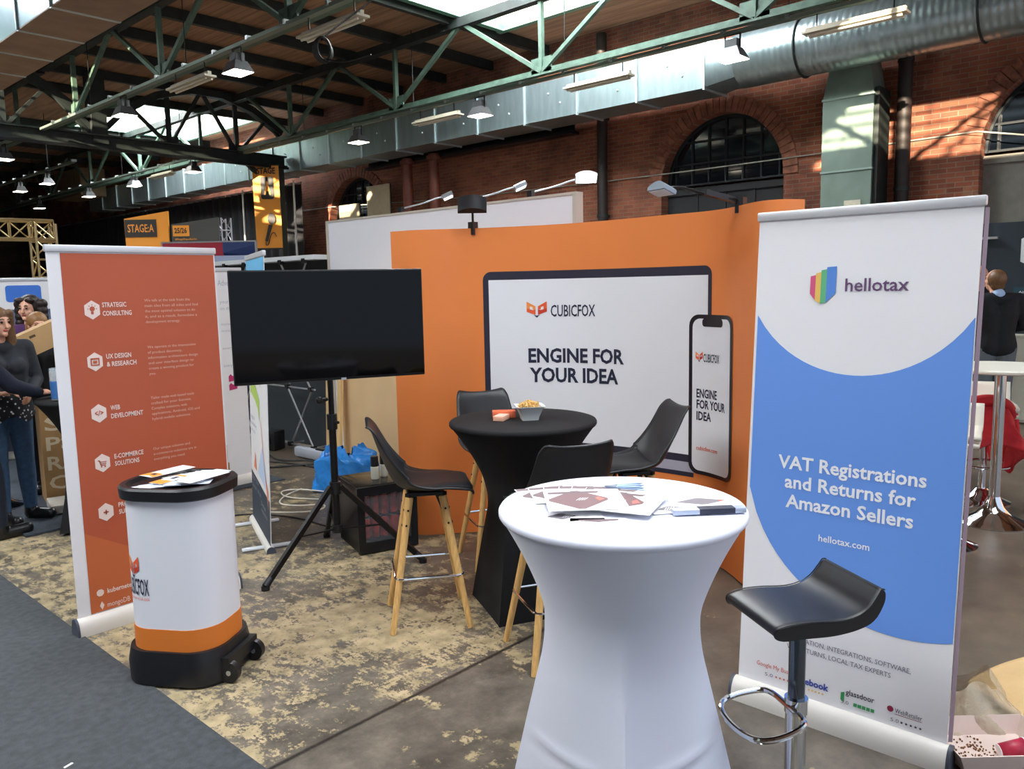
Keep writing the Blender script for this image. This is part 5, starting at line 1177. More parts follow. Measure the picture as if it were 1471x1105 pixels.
person('person in black hugging a big cardboard box, face half hidden behind it', (2.46, 8.05, .02), radians(168), 1.66, dict(head=(.0, .03, 1.60), elR=(.25, .12, 1.18), wrR=(.17, .36, 1.26), elL=(-.27, .12, 1.2), wrL=(-.24, .36, 1.36), handL=dict(d=(.3, .7, .3), n=(1, 0, 0), curl=.3), handR=dict(d=(-.3, .7, .2), n=(-1, 0, 0), curl=.3)), SKIN2, BLKNIT, DENIMD, BOOT, ([('e', (0, -.02, .04), (.09, .105, .092)), ('c', (.06, -.04, 0), .04, (.07, -.05, -.12), .03), ('c', (-.06, -.04, 0), .04, (-.07, -.05, -.12), .03)], HLB), False, look=(.1, .1))
person('person in black with a white collar at the far left picture edge', (2.42, 9.9, .02), radians(150), 1.80, {}, SKIN, BLKNIT, DENIMD, BOOT, ([('e', (0, -.02, .04), (.09, .105, .092))], HDK), collar=mat('white_collar', '#dedee2', .7))
t = thing('cardboard_box', 'tilted brown cardboard box carried in front of a person at the left', 'box', (2.33, 7.60, 1.44), 0, rot=(radians(8), radians(-24), radians(-32)))
CARD = mat('cardboard', '#c39c6b', .75, var=.08, scale=6)
mb = MB(); mb.box((0, 0, 0), (.40, .30, .20)); mb.build('carton_body', CARD, t, smooth=0)
mb = MB(); mb.box((0, 0, .1005), (.402, .004, .001)); mb.box((0, -.1505, .05), (.05, .001, .02)); mb.build('tape_and_print', mat('print_brown', '#5a4430', .7), t, smooth=0)
# the men beyond the right-hand table
person('person in black sweater, blue collar and grey trousers, back turned, beyond the white table', (10.15, 2.02, 0), radians(-60), 1.90, dict(head=(-.02, .06, 1.61), elR=(.27, .05, 1.16), wrR=(.12, .2, 1.10), elL=(-.27, .05, 1.16), wrL=(-.12, .2, 1.10)), SKIN2, BLKNIT, GREYT, BOOT, ([('e', (0, -.035, .03), (.088, .090, .098)), ('e', (0, -.07, -.03), (.07, .045, .06))], HBR), look=(.25, -.25), collar=mat('blue_collar', '#9db6d8', .7))
pb, k_ = person('bald person with glasses holding a hand to the chin, behind the person with back turned', (11.34, 2.44, 0), radians(70), 1.97, dict(head=(0, .06, 1.60), elR=(.22, .14, 1.12), wrR=(.05, .21, 1.40), elL=(-.25, .08, 1.14), wrL=(.0, .22, 1.12), handR=dict(d=(-.3, -.2, 1), n=(-.5, -.8, 0), curl=1.0)), SKIN2, mat('dark_jacket', '#14171d', .8), GREYT, BOOT, ([('c', (.07, -.04, 0), .02, (.06, -.07, -.02), .02), ('c', (-.07, -.04, 0), .02, (-.06, -.07, -.02), .02), ('e', (0, -.085, -.01), (.06, .02, .035))], HBR), look=(0, -.3))
hm = Matrix.Rotation(.3, 4, 'X'); hc = Vector((0, .06, 1.60)) * k_
mb = MB()
for x in (-.033, .033): mb.tube([hc + hm @ Vector((x + .022 * cos(a), .112, .012 + .018 * sin(a))) for a in [2 * pi * i / 14 for i in range(14)]], .003, 5, closed=True)
mb.tube([hc + hm @ Vector((-.011, .113, .014)), hc + hm @ Vector((.011, .113, .014))], .003, 5)
for x in (-1, 1): mb.tube([hc + hm @ Vector((x * .055, .112, .016)), hc + hm @ Vector((x * .082, .0, .01))], .003, 5)
mb.build('glasses', BLACKP, pb)

# ================================================================ things round the booth
CARPET = mat('dark_grey_carpet', '#464a4d', .95, var=.22, scale=30, bump=.5, bscale=220)
mb = MB(); mb.box((-2.78, 4, .004), (8.44, 20, .008)); tag(mb.build('carpet', CARPET, smooth=0), 'wide dark grey carpet covering the aisle at the lower left', 'carpet')
mb = MB(); mb.box((2.5, 9.2, .012), (1.36, 5.1, .016)); tag(mb.build('carpet', mat('slate_carpet', '#3b424b', .95, var=.15, scale=30, bump=.4, bscale=200), smooth=0), 'slate carpet under the people at the left behind the orange banner', 'carpet')
bar_table('black stretch-covered bar table behind the orange banner, with a jar', (2.33, 6.58), .37, .97, .17, .36, radians(200), BCOV).location.z = .021
TT = 1.0215
t = thing('glass_jar', 'clear glass jar with a blue sleeve standing on the table by the hand', 'jar', (2.10, 6.50, TT))
mb = MB(); mb.lathe([(.05, 0), (.062, .01), (.066, .24), (.062, .245), (.058, .24), (.055, .015), (.001, .012)], 24); mb.build('glass', mat('clear_glass', '#c8d4dc', .05, alpha=.35), t)
mb = MB(); mb.lathe([(.064, .02), (.0668, .15)], 24, cap=False); mb.build('blue_sleeve', mat('sleeve_blue', '#3c6ca8', .5), t)
t = thing('leaflet_stand', 'small beige printed card stand behind the jar on the table', 'card', (2.18, 6.72, TT), radians(-40)); mb = MB(); mb.box((0, 0, .10), (.16, .01, .2)); mb.box((0, .03, .01), (.14, .08, .02)); mb.build('card', mat('beige_card', '#c8ad95', .6), t, smooth=0)
mb = MB(); mb.box((.0, -.0065, .15), (.11, .002, .03)); mb.build('red_print', mat('red_print', '#a2483e', .6), t, smooth=0)
t = thing('cardboard_box', 'brown box printed with big pale letters standing behind the black bar table', 'box', (2.52, 7.62, .02), radians(-12)); mb = MB(); mb.box((0, 0, .42), (.5, .4, .84)); mb.build('box_body', mat('crate_brown', '#a67f4f', .7, var=.12, scale=5), t, smooth=0)
mb = MB()
for i, w_ in enumerate(('SISI', 'PSID', 'RAPS', 'CRIS')): write(mb, w_, lambda u, v: Vector((u, -.202, v)), -.22, .22, .64 - .17 * i, .11, .02)
mb.build('pale_lettering', mat('pale_paint', '#d6c3a2', .7), t, smooth=0)
t = thing('pallet_board', 'low pale board with scuffed edge under the lettered box', 'board', (2.42, 7.20, .02), radians(-12)); mb = MB(); mb.rbox((0, 0, .04), (.5, .36, .07), .01); mb.build('board', mat('chalk_board', '#b9b2a6', .7, var=.2), t, smooth=0)
t = thing('round_base', 'chrome trumpet base with a post between the legs at the left', 'stand', (1.93, 7.75, .02)); mb = MB(); mb.lathe([(.0, 0), (.21, 0), (.21, .01), (.15, .035), (.07, .08), (.045, .14)], 32); mb.build('base', CHROME, t)
mb = MB(); mb.cone((0, 0, .12), (0, 0, 1.0), .04, n=20); mb.build('post', CHROME, t)
mb = MB(); mb.cone((0, 0, 1.0), (0, 0, 1.03), .3, n=32); mb.build('table_top', BLACKP, t)

# pop-up frame wall with its dark cover
t = thing('popup_frame', 'pop-up display seen from the back, dark cover behind crossed silver tubes', 'display wall', (4.95, 7.46, 0))
mb = MB(); mb.box((.20, 1.25, 1.08), (.012, 2.66, 2.12)); mb.build('dark_cover', mat('charcoal_cover', '#2b3136', .8), t, smooth=0)
mb = MB(); mb.box((.10, 1.25, 2.155), (.22, 2.7, .05)); mb.build('top_bar', mat('frame_white', '#dfe3e6', .45), t, smooth=0)
nodes = [(0.0, 2.5)[0] + .625 * i for i in range(5)]
tb = MB()
for i in range(4):
    for z0, z1 in ((.06, .72), (.72, 1.40), (1.40, 2.10)):
        a, b = nodes[i], nodes[i + 1]
        if i % 2 == 0:
            tb.cone((0, a + .08, z0), (0, b - .08, z1), .011, n=8); tb.cone((.02, b - .08, z0), (.02, a + .08, z1), .011, n=8)
for z in (.06, .72, 1.40): tb.cone((0, 0, z), (0, 2.5, z), .010, n=8); 
for i in range(4):
    if i % 2 == 0: tb.cone((-.02, nodes[i] + .08, .06), (.18, nodes[i] + .08, .06), .010, n=8); tb.cone((-.02, nodes[i + 1] - .08, .06), (.18, nodes[i + 1] - .08, .06), .010, n=8)
tb.build('silver_tubes', ALU, t)
for i in range(4):
    for z in (.06, .72, 1.40, 2.12):
        if i % 2 == 0:
            for yy in (nodes[i] + .08, nodes[i + 1] - .08): mb = MB(); mb.box((0, yy, z), (.05, .05, .05)); mb.build('black_hub', BLACKP, t, smooth=0)
# flag-coloured display behind it
t = thing('striped_display', 'red, white and lavender-blue display panel top behind the orange banner', 'display wall', (5.45, 10.58, 0), atan2(-.91, .83))
mb = MB(); mb.box((0, 0, 1.15), (1.25, .05, 2.3)); mb.build('pale_panel', mat('lavender_print', '#b9c4e2', .6), t, smooth=0)
mb = MB(); mb.box((-.22, -.027, 2.41), (.82, .012, .14)); mb.box((-.22, 0, 2.39), (.82, .05, .18)); mb.build('red_header', mat('crimson_print', '#b3263c', .6), t, smooth=0)
mb = MB(); mb.add([(.19, -.03, 2.34), (.625, -.03, 2.44), (.625, -.03, 2.48), (.19, -.03, 2.48), (.19, .025, 2.3), (.625, .025, 2.3), (.625, .025, 2.48), (.19, .025, 2.48)], [(0, 1, 2, 3), (7, 6, 5, 4), (3, 2, 6, 7), (0, 3, 7, 4), (1, 5, 6, 2), (0, 4, 5, 1)]); mb.build('blue_header', mat('navy_print', '#2c3f72', .6), t, smooth=0)
mb = MB(); mb.box((0, 0, 2.49), (1.3, .07, .02)); mb.box((.64, 0, 1.25), (.02, .06, 2.5)); mb.box((-.64, 0, 1.25), (.02, .06, 2.5)); mb.build('frame', ALU, t, smooth=0)
# stage signs
OSIGN = mat('stage_orange', '#f29d35', .55); DSIGN = mat('stage_dark', '#33302e', .6)
ax = atan2(-.58, .58)
t = thing('stage_sign', 'tall orange stage sign board with a dark lettered panel', 'sign', (6.70, 15.32, 0), ax)
mb = MB(); mb.prism([(-.39, .0), (.33, .0), (.39, 3.33), (-.42, 3.20)], -.03, .03, M=Matrix(((1, 0, 0, 0), (0, 0, 1, 0), (0, 1, 0, 0), (0, 0, 0, 1)))); mb.build('board', OSIGN, t, smooth=0)
mb = MB(); mb.box((-.12, -.036, 3.02), (.58, .01, .32)); mb.build('dark_panel', DSIGN, t, smooth=0)
mb = MB(); write(mb, 'STAGE:A', lambda u, v: Vector((u, -.043, v)), -.36, .12, 2.95, .14, .01); mb.build('lettering', OSIGN, t, smooth=0)
t = thing('stage_billboard', 'dark grey billboard with an orange date box beside the stage sign', 'sign', (7.33, 14.68, 0), ax)
mb = MB(); mb.prism([(-.46, .0), (.42, .0), (.42, 3.2), (-.46, 3.08)], -.03, .03, M=Matrix(((1, 0, 0, 0), (0, 0, 1, 0), (0, 1, 0, 0), (0, 0, 0, 1)))); mb.build('board', mat('billboard_grey', '#4b4a47', .6), t, smooth=0)
mb = MB(); mb.box((-.28, -.036, 2.96), (.3, .01, .20)); mb.build('date_box', OSIGN, t, smooth=0)
mb = MB(); write(mb, '25/26', lambda u, v: Vector((u, -.043, v)), -.40, -.17, 2.92, .09, .03); mb.build('date_lettering', DSIGN, t, smooth=0)
mb = MB(); write(mb, '#StageExpoBerlin', lambda u, v: Vector((u, -.034, v)), -.40, .0, 2.79, .035, .01); mb.build('caption_lettering', OSIGN, t, smooth=0)
def lattice(mb, a, b, w=.25, step=.25, r=.022):
    a, b = Vector(a), Vector(b); d = (b - a); n = max(1, int(d.length / step)); x, y = frame_of(d); C_ = [(x * sx + y * sy) * (w / 2) for sx, sy in ((-1, -1), (1, -1), (1, 1), (-1, 1))]
    for c in C_: mb.cone(a + c, b + c, r, n=8)
    for i in range(n):
        p, q = a + d * (i / n), a + d * ((i + 1) / n)
        for k in range(4):
            c, e = C_[k], C_[(k + 1) % 4]; 
            if i % 2: c, e = e, c
            mb.cone(p + c, q + e, r * .55, n=6)
            mb.cone(p + c, p + e, r * .5, n=6)
t = thing('truss_column', 'grey lattice truss column at the right of the dark billboard', 'truss', (7.90, 14.72, 0)); mb = MB(); lattice(mb, (0, 0, .02), (0, 0, 3.22), .2, .22, .016); mb.build('lattice', ALU, t)
mb = MB(); mb.box((0, 0, .01), (.4, .4, .02)); mb.build('base_plate', ALU, t, smooth=0)
WARMLIT = mat('warm_lit_truss', '#c9b284', .3, .85)  # warm light on the truss is put into its metal colour
t = thing('truss_gate', 'lattice truss gate at the far left, coloured as if warmly lit', 'truss', (4.05, 13.2, 0)); 
mb = MB(); lattice(mb, (.16, -.02, .02), (.16, -.02, 2.85), .27, .25, .02); mb.build('column', WARMLIT, t)
mb = MB(); lattice(mb, (.29, -.04, 2.76), (-2.4, .5, 2.76), .27, .25, .02); mb.build('cross_beam', WARMLIT, t)
mb = MB(); lattice(mb, (-2.4, .5, .02), (-2.4, .5, 2.63), .27, .25, .02); mb.build('column', WARMLIT, t)
# hanging stage banner with microphone
hx, hy, hz0, hz1 = 11.99, 19.9, 3.02, 5.36
t = thing('hanging_banner', 'long orange stage banner with a microphone hanging beside the curtains', 'banner', (hx, hy, .08), ax); t.scale = (.955, .955, .955)
mb = MB(); mb.grid(lambda u, v: (-.37 + .74 * u, .02 * sin(v * 6), hz0 + (hz1 - hz0) * v), 4, 16); mb.grid(lambda u, v: (-.37 + .74 * u, .012 + .02 * sin(v * 6), hz0 + (hz1 - hz0) * v), 4, 16); mb.build('fabric', OSIGN, t)
for hz_ in (hz0, hz1): mb = MB(); mb.cone((-.39, 0, hz_), (.39, 0, hz_), .02, n=8); mb.build('hem_bar', DSIGN, t)
F3 = lambda u, v: Vector((u, -.034, v))
mb = MB(); shape(mb, rrect(.36, .62, .05, 4, .03, 4.72), F3); mb.build('dark_badge', DSIGN, t, smooth=0)
mb = MB(); write(mb, 'STAGE', F3, -.24, .28, 5.12, .16, .03); mb.build('lettering', DSIGN, t, smooth=0)
mb = MB(); write(mb, 'A', lambda u, v: Vector((u, -.040, v)), -.06, .13, 4.55, .34, .03); mb.build('badge_lettering', OSIGN, t, smooth=0)
mb = MB(); shape(mb, [(.10 + .11 * cos(a), 3.86 + .16 * sin(a)) for a in [2 * pi * i / 20 for i in range(20)]], F3); shape(mb, [(.02, 3.70), (.13, 3.68), (-.03, 3.22), (-.11, 3.24)], F3)
mb.tube([Vector((u, -.036, v)) for u, v in smoothed([(-.07, 3.24, 0), (-.1, 3.10, 0), (.0, 3.14, 0), (.05, 3.4, 0), (.16, 3.5, 0), (.22, 3.35, 0)]) for u, v in [(u, v)]] if False else [Vector((p.x, -.036, p.y)) for p in smoothed([(-.07, 3.24, 0), (-.1, 3.10, 0), (.0, 3.14, 0), (.05, 3.4, 0), (.16, 3.5, 0), (.22, 3.35, 0)])], .012, 6)
mb.build('microphone_print', DSIGN, t, smooth=0)
# drapes along the wall
DR = mat('black_drape', '#15161b', .9, var=.2, scale=3)
for y0, y1, z1, lab in ((20.6, 24.9, 4.9, 'black drape behind the hanging orange banner'), (25.0, 31.0, 4.9, 'black drape behind the stage billboard'), (31.1, 44, 4.9, 'far black drape at the left end of the brick wall')):
    n_ = int((y1 - y0) * 16)
    mb = MB(); mb.grid(lambda u, v: (13.55 + .07 * sin(u * (y1 - y0) * 14), y0 + (y1 - y0) * u, .02 + (z1 - .02) * v), n_, 2)
    t = thing('drape', lab, 'curtain', (0, 0, 0)); mb.build('cloth', DR, t, smooth=60)
    mb = MB(); mb.cone((13.55, y0, z1 + .03), (13.55, y1, z1 + .03), .03, n=8); mb.build('rail', ALU, t)
for y, lab in ((20.45, 'thin pale upright pole at the right end of the drapes'), (23.3, 'thin pale upright pole left of the hanging orange banner')):
    t = thing('upright_pole', lab, 'pole', (13.2, y, 0)); mb = MB(); mb.cone((0, 0, 0), (0, 0, 4.95), .03, n=10); mb.build('tube', mat('pale_pole', '#cfd2cf', .4, .3), t); mb = MB(); mb.box((0, 0, .01), (.4, .4, .02)); mb.build('foot_plate', DARKST, t, smooth=0)
# black stage masking far left
mb = MB(); mb.grid(lambda u, v: (5.0 - 8 * u, 18.5 + .08 * sin(u * 90), .02 + 2.9 * v), 200, 2)
t = thing('masking_drape', 'black masking drape closing the hall behind the truss gate', 'curtain'); mb.build('cloth', DR, t, smooth=60)
mb = MB(); mb.cone((5.0, 18.5, 2.95), (-3, 18.5, 2.95), .03, n=8); mb.build('rail', ALU, t)
mb = MB(); mb.cone((5.0, 18.5, 0), (5.0, 18.5, 2.95), .03, n=8); mb.build('upright', ALU, t)
# white banner with a blue screen print, far left
t, SF, sw = rollup('white roll-up banner with a blue rounded print behind the curly-haired person', (2.55, 10.05), (3.15, 9.75), 1.98)
mb = MB(); shape(mb, rrect(.34, .18, .03, 3, .40, 1.83), SF(.003)); mb.build('blue_print', mat('screen_blue', '#3f78d6', .5), t, smooth=0)
mb = MB(); shape(mb, [(0, .1), (sw, .1), (sw, 1.66), (0, 1.66)], SF(.002)); mb.build('slate_lower_field', mat('slate_field', '#5d6b86', .5), t, smooth=0)
text_part('letter_mark', [('C', .06, .14, 1.80, .10)], SF(.003), GREYINK, t, .03)
# cupboard, timber, bag
t = thing('cupboard', 'beige two-door cupboard with a key, behind the left edge of the orange wall', 'cupboard', (4.80, 5.72, 0))
BEI = mat('beige_board', '#d9b98c', .6, var=.05, scale=3)
mb = MB(); mb.box((.0, 0, .99), (.36, 1.55, 1.9)); mb.box((0, 0, .02), (.3, 1.5, .04)); mb.build('carcass', BEI, t, smooth=0)
for s, w_ in ((1, .95), (-1, .56)):
    mb = MB(); yc = -.19 + (w_ / 2 + .004) * s; mb.rbox((-.19, yc, .99), (.02, w_, 1.86), .003); d = mb.build('door', BEI, t, smooth=0)
    if s < 0:
        mb = MB(); mb.cone((-.2, -.24, 1.02), (-.225, -.24, 1.02), .012, n=10); mb.box((-.232, -.24, .985), (.004, .028, .07), ); mb.box((-.228, -.225, 1.0), (.004, .05, .014)); mb.build('key', mat('brass_key', '#8c7a4e', .35, .8), d, smooth=0)
for (x0, y0), (x1, y1), h, lab in (((4.52, 6.42), (4.60, 6.40), 1.30, 'shorter pale timber plank leaning against the beige cupboard'), ((4.53, 6.60), (4.60, 6.58), 1.75, 'taller pale timber plank leaning at the left of the beige cupboard')):
    mb = MB(); mb.bar((x0 - .03, y0, .03), (x1 - .04, y1, h), .085, .03); tag(mb.build('timber_plank', mat('pine', '#d8b67e', .6, var=.15, scale=4, stretch=(20, 20, 1)), smooth=0), lab, 'plank')
random.seed(3)
t = thing('plastic_bag', 'crumpled blue plastic bag on the floor behind the fridge', 'bag', (4.20, 5.90, 0), radians(-50))
mat('blue_film2', '#2b86d8', .28, bump=.9, bscale=14)
def bagf(u, v):
    a = 2 * pi * u; t_ = v; r = (.25 * (1 - .1 * t_)) * (1 + .10 * sin(5 * a + 2) + .06 * sin(11 * a + t_ * 7)); h = .36 * t_ ** .8 * (1 + .12 * sin(3 * a + 1))
    if t_ > .8: r *= 1 - (t_ - .8) * 3.6
    return (r * cos(a) * 1.15, r * sin(a) * .62, max(.002, h + .018 * sin(9 * a + 15 * t_)))
mb = MB(); mb.grid(bagf, 60, 18, wrap=True); mb.build('bag_body', MATS['blue_film2'], t, smooth=80)
mb = MB()
for s in (-1, 1): mb = MB(); mb.grid(lambda u, v: (s * .14 + .05 * cos(pi * u) , .03 * s + .02 * sin(9 * u), .27 + .09 * sin(pi * u) + .07 * v + .01 * sin(20 * u)), 14, 3); mb.build('handle', MATS['blue_film2'], t, smooth=80)
# cables and floor clutter
def cable(label, pts, r=.006, m=CABLE, name='cable'):
    mb = MB(); mb.tube(smoothed(pts, 3), r, 6); return tag(mb.build(name, m), label, 'cable')
WCAB = mat('white_cable', '#d8d2c2', .5)
cable('white cable curled on the floor left of the blue bag', [(3.95, 6.25, .006), (3.70, 6.15, .006), (3.52, 5.95, .006), (3.62, 5.75, .006), (3.80, 5.62, .006), (3.62, 5.48, .006), (3.35, 5.75, .006), (3.30, 6.0, .006)], .007, WCAB)
cable('second white cable looping near the foot of the tripod', [(4.0, 5.95, .02), (3.86, 6.15, .04), (3.78, 6.35, .006), (3.66, 6.05, .018), (3.85, 5.8, .006)], .006, WCAB)
cable('black cable running from the adapter past the edge-on banner to the fridge', [(2.62, 5.58, .008), (2.80, 5.80, .008), (3.15, 6.0, .008), (3.42, 5.5, .008), (3.40, 4.98, .008), (3.62, 4.95, .02)])
cable('black cable on the floor before the crossed silver tubes', [(4.0, 9.0, .008), (4.2, 8.6, .008), (4.1, 8.0, .008), (4.5, 7.4, .008), (4.55, 6.6, .008), (4.35, 6.45, .008)], .009)
cable('black cable looping at the foot of the dark pop-up display', [(4.5, 8.9, .01), (4.35, 8.3, .01), (4.6, 7.9, .02), (4.45, 7.5, .01), (4.75, 7.2, .01), (4.6, 6.9, .01)], .009)
cable('long black cable crossing the floor left of the television banner', [(3.6, 8.6, .01), (3.9, 8.2, .01), (3.85, 7.7, .01), (4.2, 7.3, .01), (4.6, 7.0, .02)], .01)
t = thing('power_adapter', 'black power adapter lying on the floor right of the counter', 'adapter', (2.58, 5.55, 0), radians(-50)); mb = MB(); mb.rbox((0, 0, .028), (.14, .07, .05), .008); mb.build('housing', BLACKP, t)
mb = MB(); mb.cone((.07, 0, .028), (.10, 0, .02), .01, .006, n=8); mb.build('strain_relief', BLACKP, t)
t = thing('holdall', 'slumped black bag on the floor left of the edge-on banner', 'bag', (3.72, 7.55, 0), radians(-40)); mb = MB(); mb.ball((0, 0, .105), (.34, .2, .105), 24, 12); mb.build('bag_body', mat('black_nylon', '#0f1013', .6, bump=.5, bscale=12), t)
mb = MB(); mb.tube(smoothed([(-.15, -.08, .19), (-.1, -.14, .26), (.1, -.14, .26), (.15, -.08, .19)]), .012, 6); mb.build('handle', BLACKP, t)
mb = MB(); mb.box((3.75, 7.0, .006), (.62, .6, .010)); tag(mb.build('floor_mat', mat('slate_carpet', '', 0), smooth=0), 'slate floor mat between the counter and the edge-on banner', 'mat')
t = thing('grey_case', 'flat pale grey case lying at the foot of the crossed silver tubes, left', 'case', (4.42, 9.05, 0), radians(-60)); mb = MB(); mb.rbox((0, 0, .05), (.5, .25, .1), .02); mb.build('shell', mat('pale_grey_bag', '#a9adb6', .6), t); mb = MB(); mb.box((0, -.128, .06), (.12, .012, .02)); mb.build('handle', BLACKP, t)
t = thing('cardboard_box', 'small brown carton by the white text banner, near the orange banner', 'box', (3.33, 6.66, 0), radians(-45)); 
mb = MB(); mb.box((0, 0, .36), (.2, .2, .16)); mb.build('carton_body', mat('dark_carton', '#9a6238', .7), t, smooth=0)
mb = MB(); mb.box((0, 0, .14), (.22, .22, .28)); mb.build('lower_carton', CARD, t, smooth=0)
t = thing('grey_case', 'long pale tube bag behind the crossed silver tubes near the backdrop', 'case', (4.74, 7.1, 0), radians(90)); mb = MB(); mb.rbox((0, 0, .07), (.9, .09, .11), .03); mb.build('shell', mat('pale_grey_bag', '', 0), t); mb = MB(); mb.box((0, 0, .132), (.14, .03, .014)); mb.build('handle', BLACKP, t)
t = thing('loudspeaker', 'small black box on the floor before the dark pop-up cover', 'box', (4.80, 8.15, 0), radians(20)); mb = MB(); mb.rbox((0, 0, .11), (.2, .22, .22), .015); mb.build('cabinet', BLACKP, t); mb = MB(); mb.cone((-.101, 0, .11), (-.106, 0, .11), .07, n=20); mb.build('driver', BLACKM, t)
for x, y, a, lab in ((.95, 3.22, .3, 'small white scrap of paper on the grey carpet, nearer the counter'), (.62, 3.60, .9, 'small white scrap of paper on the grey carpet, further left')):
    mb = MB(); mb.box((0, 0, 0), (.035, .01, .002)); o = mb.build('paper_scrap', PAPER, smooth=0); o.location = (x, y, .010); o.rotation_euler = (0, 0, a); tag(o, lab, 'scrap')

# ================================================================ right-hand side
t = thing('bistro_table', 'white round bistro table with chrome trumpet base at the right edge', 'table', (6.60, 1.27, 0))
mb = MB(); mb.lathe([(.0, 1.125), (.34, 1.125), (.375, 1.135), (.38, 1.15), (.375, 1.16), (.001, 1.16)], 48); mb.build('table_top', mat('white_laminate', '#e2dfd2', .3), t)
mb = MB(); mb.cone((0, 0, .1), (0, 0, 1.125), .038, n=24); mb.build('post', CHROME, t)
mb = MB(); mb.lathe([(.0, 0), (.24, 0), (.242, .008), (.205, .03), (.12, .07), (.065, .13), (.04, .2)], 48); mb.build('base', CHROME, t)
def white_stool(label, x, y, rz):
    t = thing('white_stool', label, 'stool', (x, y, 0), rz, group=None)
    mb = MB(); mb.lathe([(.0, 0), (.21, 0), (.212, .008), (.17, .025), (.09, .06), (.045, .11)], 40); mb.build('base', CHROME, t)
    mb = MB(); mb.cone((0, 0, .1), (0, 0, .74), .028, n=20); mb.build('post', CHROME, t)
    mb = MB(); mb.tube(smoothed([(-.03, .0, .34), (-.16, .02, .33), (-.17, .2, .31), (.17, .2, .31), (.16, .02, .33), (.03, 0, .34)], 3), .010, 8); mb.build('footrest', CHROME, t)
    mb = MB(); mb.grid(lambda u, v: ((v - .5) * .40, .19 - .38 * min(u / .72, 1) - .035 * max(0, u - .72) / .28, .775 + .17 * max(0, u - .72) / .28 + .02 * (1 - min(1, u / .2)) * -1), 20, 8)
    mb.grid(lambda u, v: ((v - .5) * .39, .185 - .375 * min(u / .72, 1) - .055 * max(0, u - .72) / .28, .735 + .20 * max(0, u - .72) / .28), 20, 8)
    o = mb.build('padded_seat', mat('cream_vinyl', '#dcd5c4', .4), t, smooth=60); 
    m = o.modifiers.new('thickness', 'SOLIDIFY'); m.thickness = .03
    mb = MB(); mb.box((0, 0, .735), (.16, .16, .02)); mb.build('seat_plate', BLACKM, t, smooth=0)
    mb = MB(); mb.tube([(.0, .0, .725), (.12, -.02, .71), (.18, -.03, .66)], .006, 6); mb.build('height_lever', CHROME, t)
    return t
white_stool('white stool with a red jacket thrown over it, behind the blue banner', 7.2, 1.48, face(-.93, -.36))
white_stool('white stool almost hidden by the blue banner, only its chrome base showing', 5.86, 1.42, radians(100))
RJ = mat('red_cloth', '#c41f26', .75, var=.15, scale=12, bump=.4, bscale=16)
def jk(u, v):      # draped cloth: over the seat and down on the side nearest the table
    a = (u - .58) * .74; s = v
    x = -.22 + .60 * s; z = .872 + .02 * sin(5 * u + 2) * (1 - s) + .012 * sin(19 * u + 9 * s)
    drop = max(0, s - .52) / .48
    x = -.22 + .60 * min(s, .58) + .10 * drop; z = z - .02 + .03 * sin(pi * min(s, .58) / .58) - .52 * drop - max(0, -a - .17) * 1.1 * (1 - drop)
    wy = a * (1 - .62 * drop) + .03 * sin(8 * s) + .06 * drop
    return Vector((x + .012 * sin(23 * u), wy, z))
t = thing('red_jacket', 'red jacket draped over the white stool, one sleeve hanging down', 'jacket', (7.10, 1.49, -.05), atan2(r0.y, r0.x) - .05)
mb = MB(); mb.grid(jk, 30, 40); o = mb.build('jacket_body', RJ, t, smooth=80); m = o.modifiers.new('thickness', 'SOLIDIFY'); m.thickness = .028
mb = MB(); mb.tube(smoothed([(-.18, -.12, .87), (-.02, -.16, .92), (.14, -.14, .86), (.20, -.10, .70), (.24, -.06, .42)], 3), .045, 10); mb.build('sleeve', RJ, t, smooth=80)
# dark exhibition booth with its hexagon emblem
t = thing('dark_booth', 'dark blue-grey exhibition wall with a white hexagon emblem at the right edge', 'booth', (12.6, 0, 0))
mb = MB(); mb.box((.04, .6, 1.26), (.08, 4.6, 2.52)); mb.build('wall_panel', mat('booth_navy', '#232f38', .55), t, smooth=0)
mb = MB(); cy_, cz_ = 2.28 - .27, 2.14
hexo = [(cy_ + .30 * sin(k * pi / 3), cz_ + .30 * cos(k * pi / 3)) for k in range(6)]
BF = lambda off: (lambda u, v: Vector((-off, u, v)))
shape(mb, [(cy_ + .26, cz_ + .15), (cy_ + .17, cz_ + .2), (cy_ + .17, cz_ - .2), (cy_ + .26, cz_ - .15)], BF(.003)); shape(mb, [(cy_ + .12, cz_ + .23), (cy_, cz_ + .30), (cy_ - .26, cz_ + .15), (cy_ + .12, cz_ - .03)], BF(.003)); shape(mb, [(cy_ + .12, cz_ - .11), (cy_ - .02, cz_ - .04), (cy_ - .26, cz_ - .15), (cy_, cz_ - .30), (cy_ + .12, cz_ - .23)], BF(.003))
mb.build('hexagon_emblem', mat('emblem_white', '#dfe4e6', .5), t, smooth=0)
mb = MB(); mb.box((-.008, 1.6, 1.40), (.012, 1.46, .5)); mb.build('teal_panel', mat('teal_panel', '#1d4350', .5), t, smooth=0)
mb = MB()
for s_, u0, u1, v in (('About', 2.27, 2.10, 1.57), ('W OR', 2.2, 2.06, 1.50), ('more time', 2.16, 1.95, 1.42), ('less work', 2.16, 1.95, 1.37), ('better data', 2.16, 1.93, 1.32), ('for sellers', 2.16, 1.94, 1.27), ('START', 2.30, 2.18, 1.18)): write(mb, s_, BF(.017), u0, u1, v, .03, .01)
mb.build('white_lettering', mat('emblem_white', '', 0), t, smooth=0)
mb = MB(); mb.box((-.02, 2.75, 1.3), (.04, .03, 2.4)); mb.box((-.05, 2.66, 2.32), (.05, .25, .03)); mb.build('banner_pole', ALU, t, smooth=0)
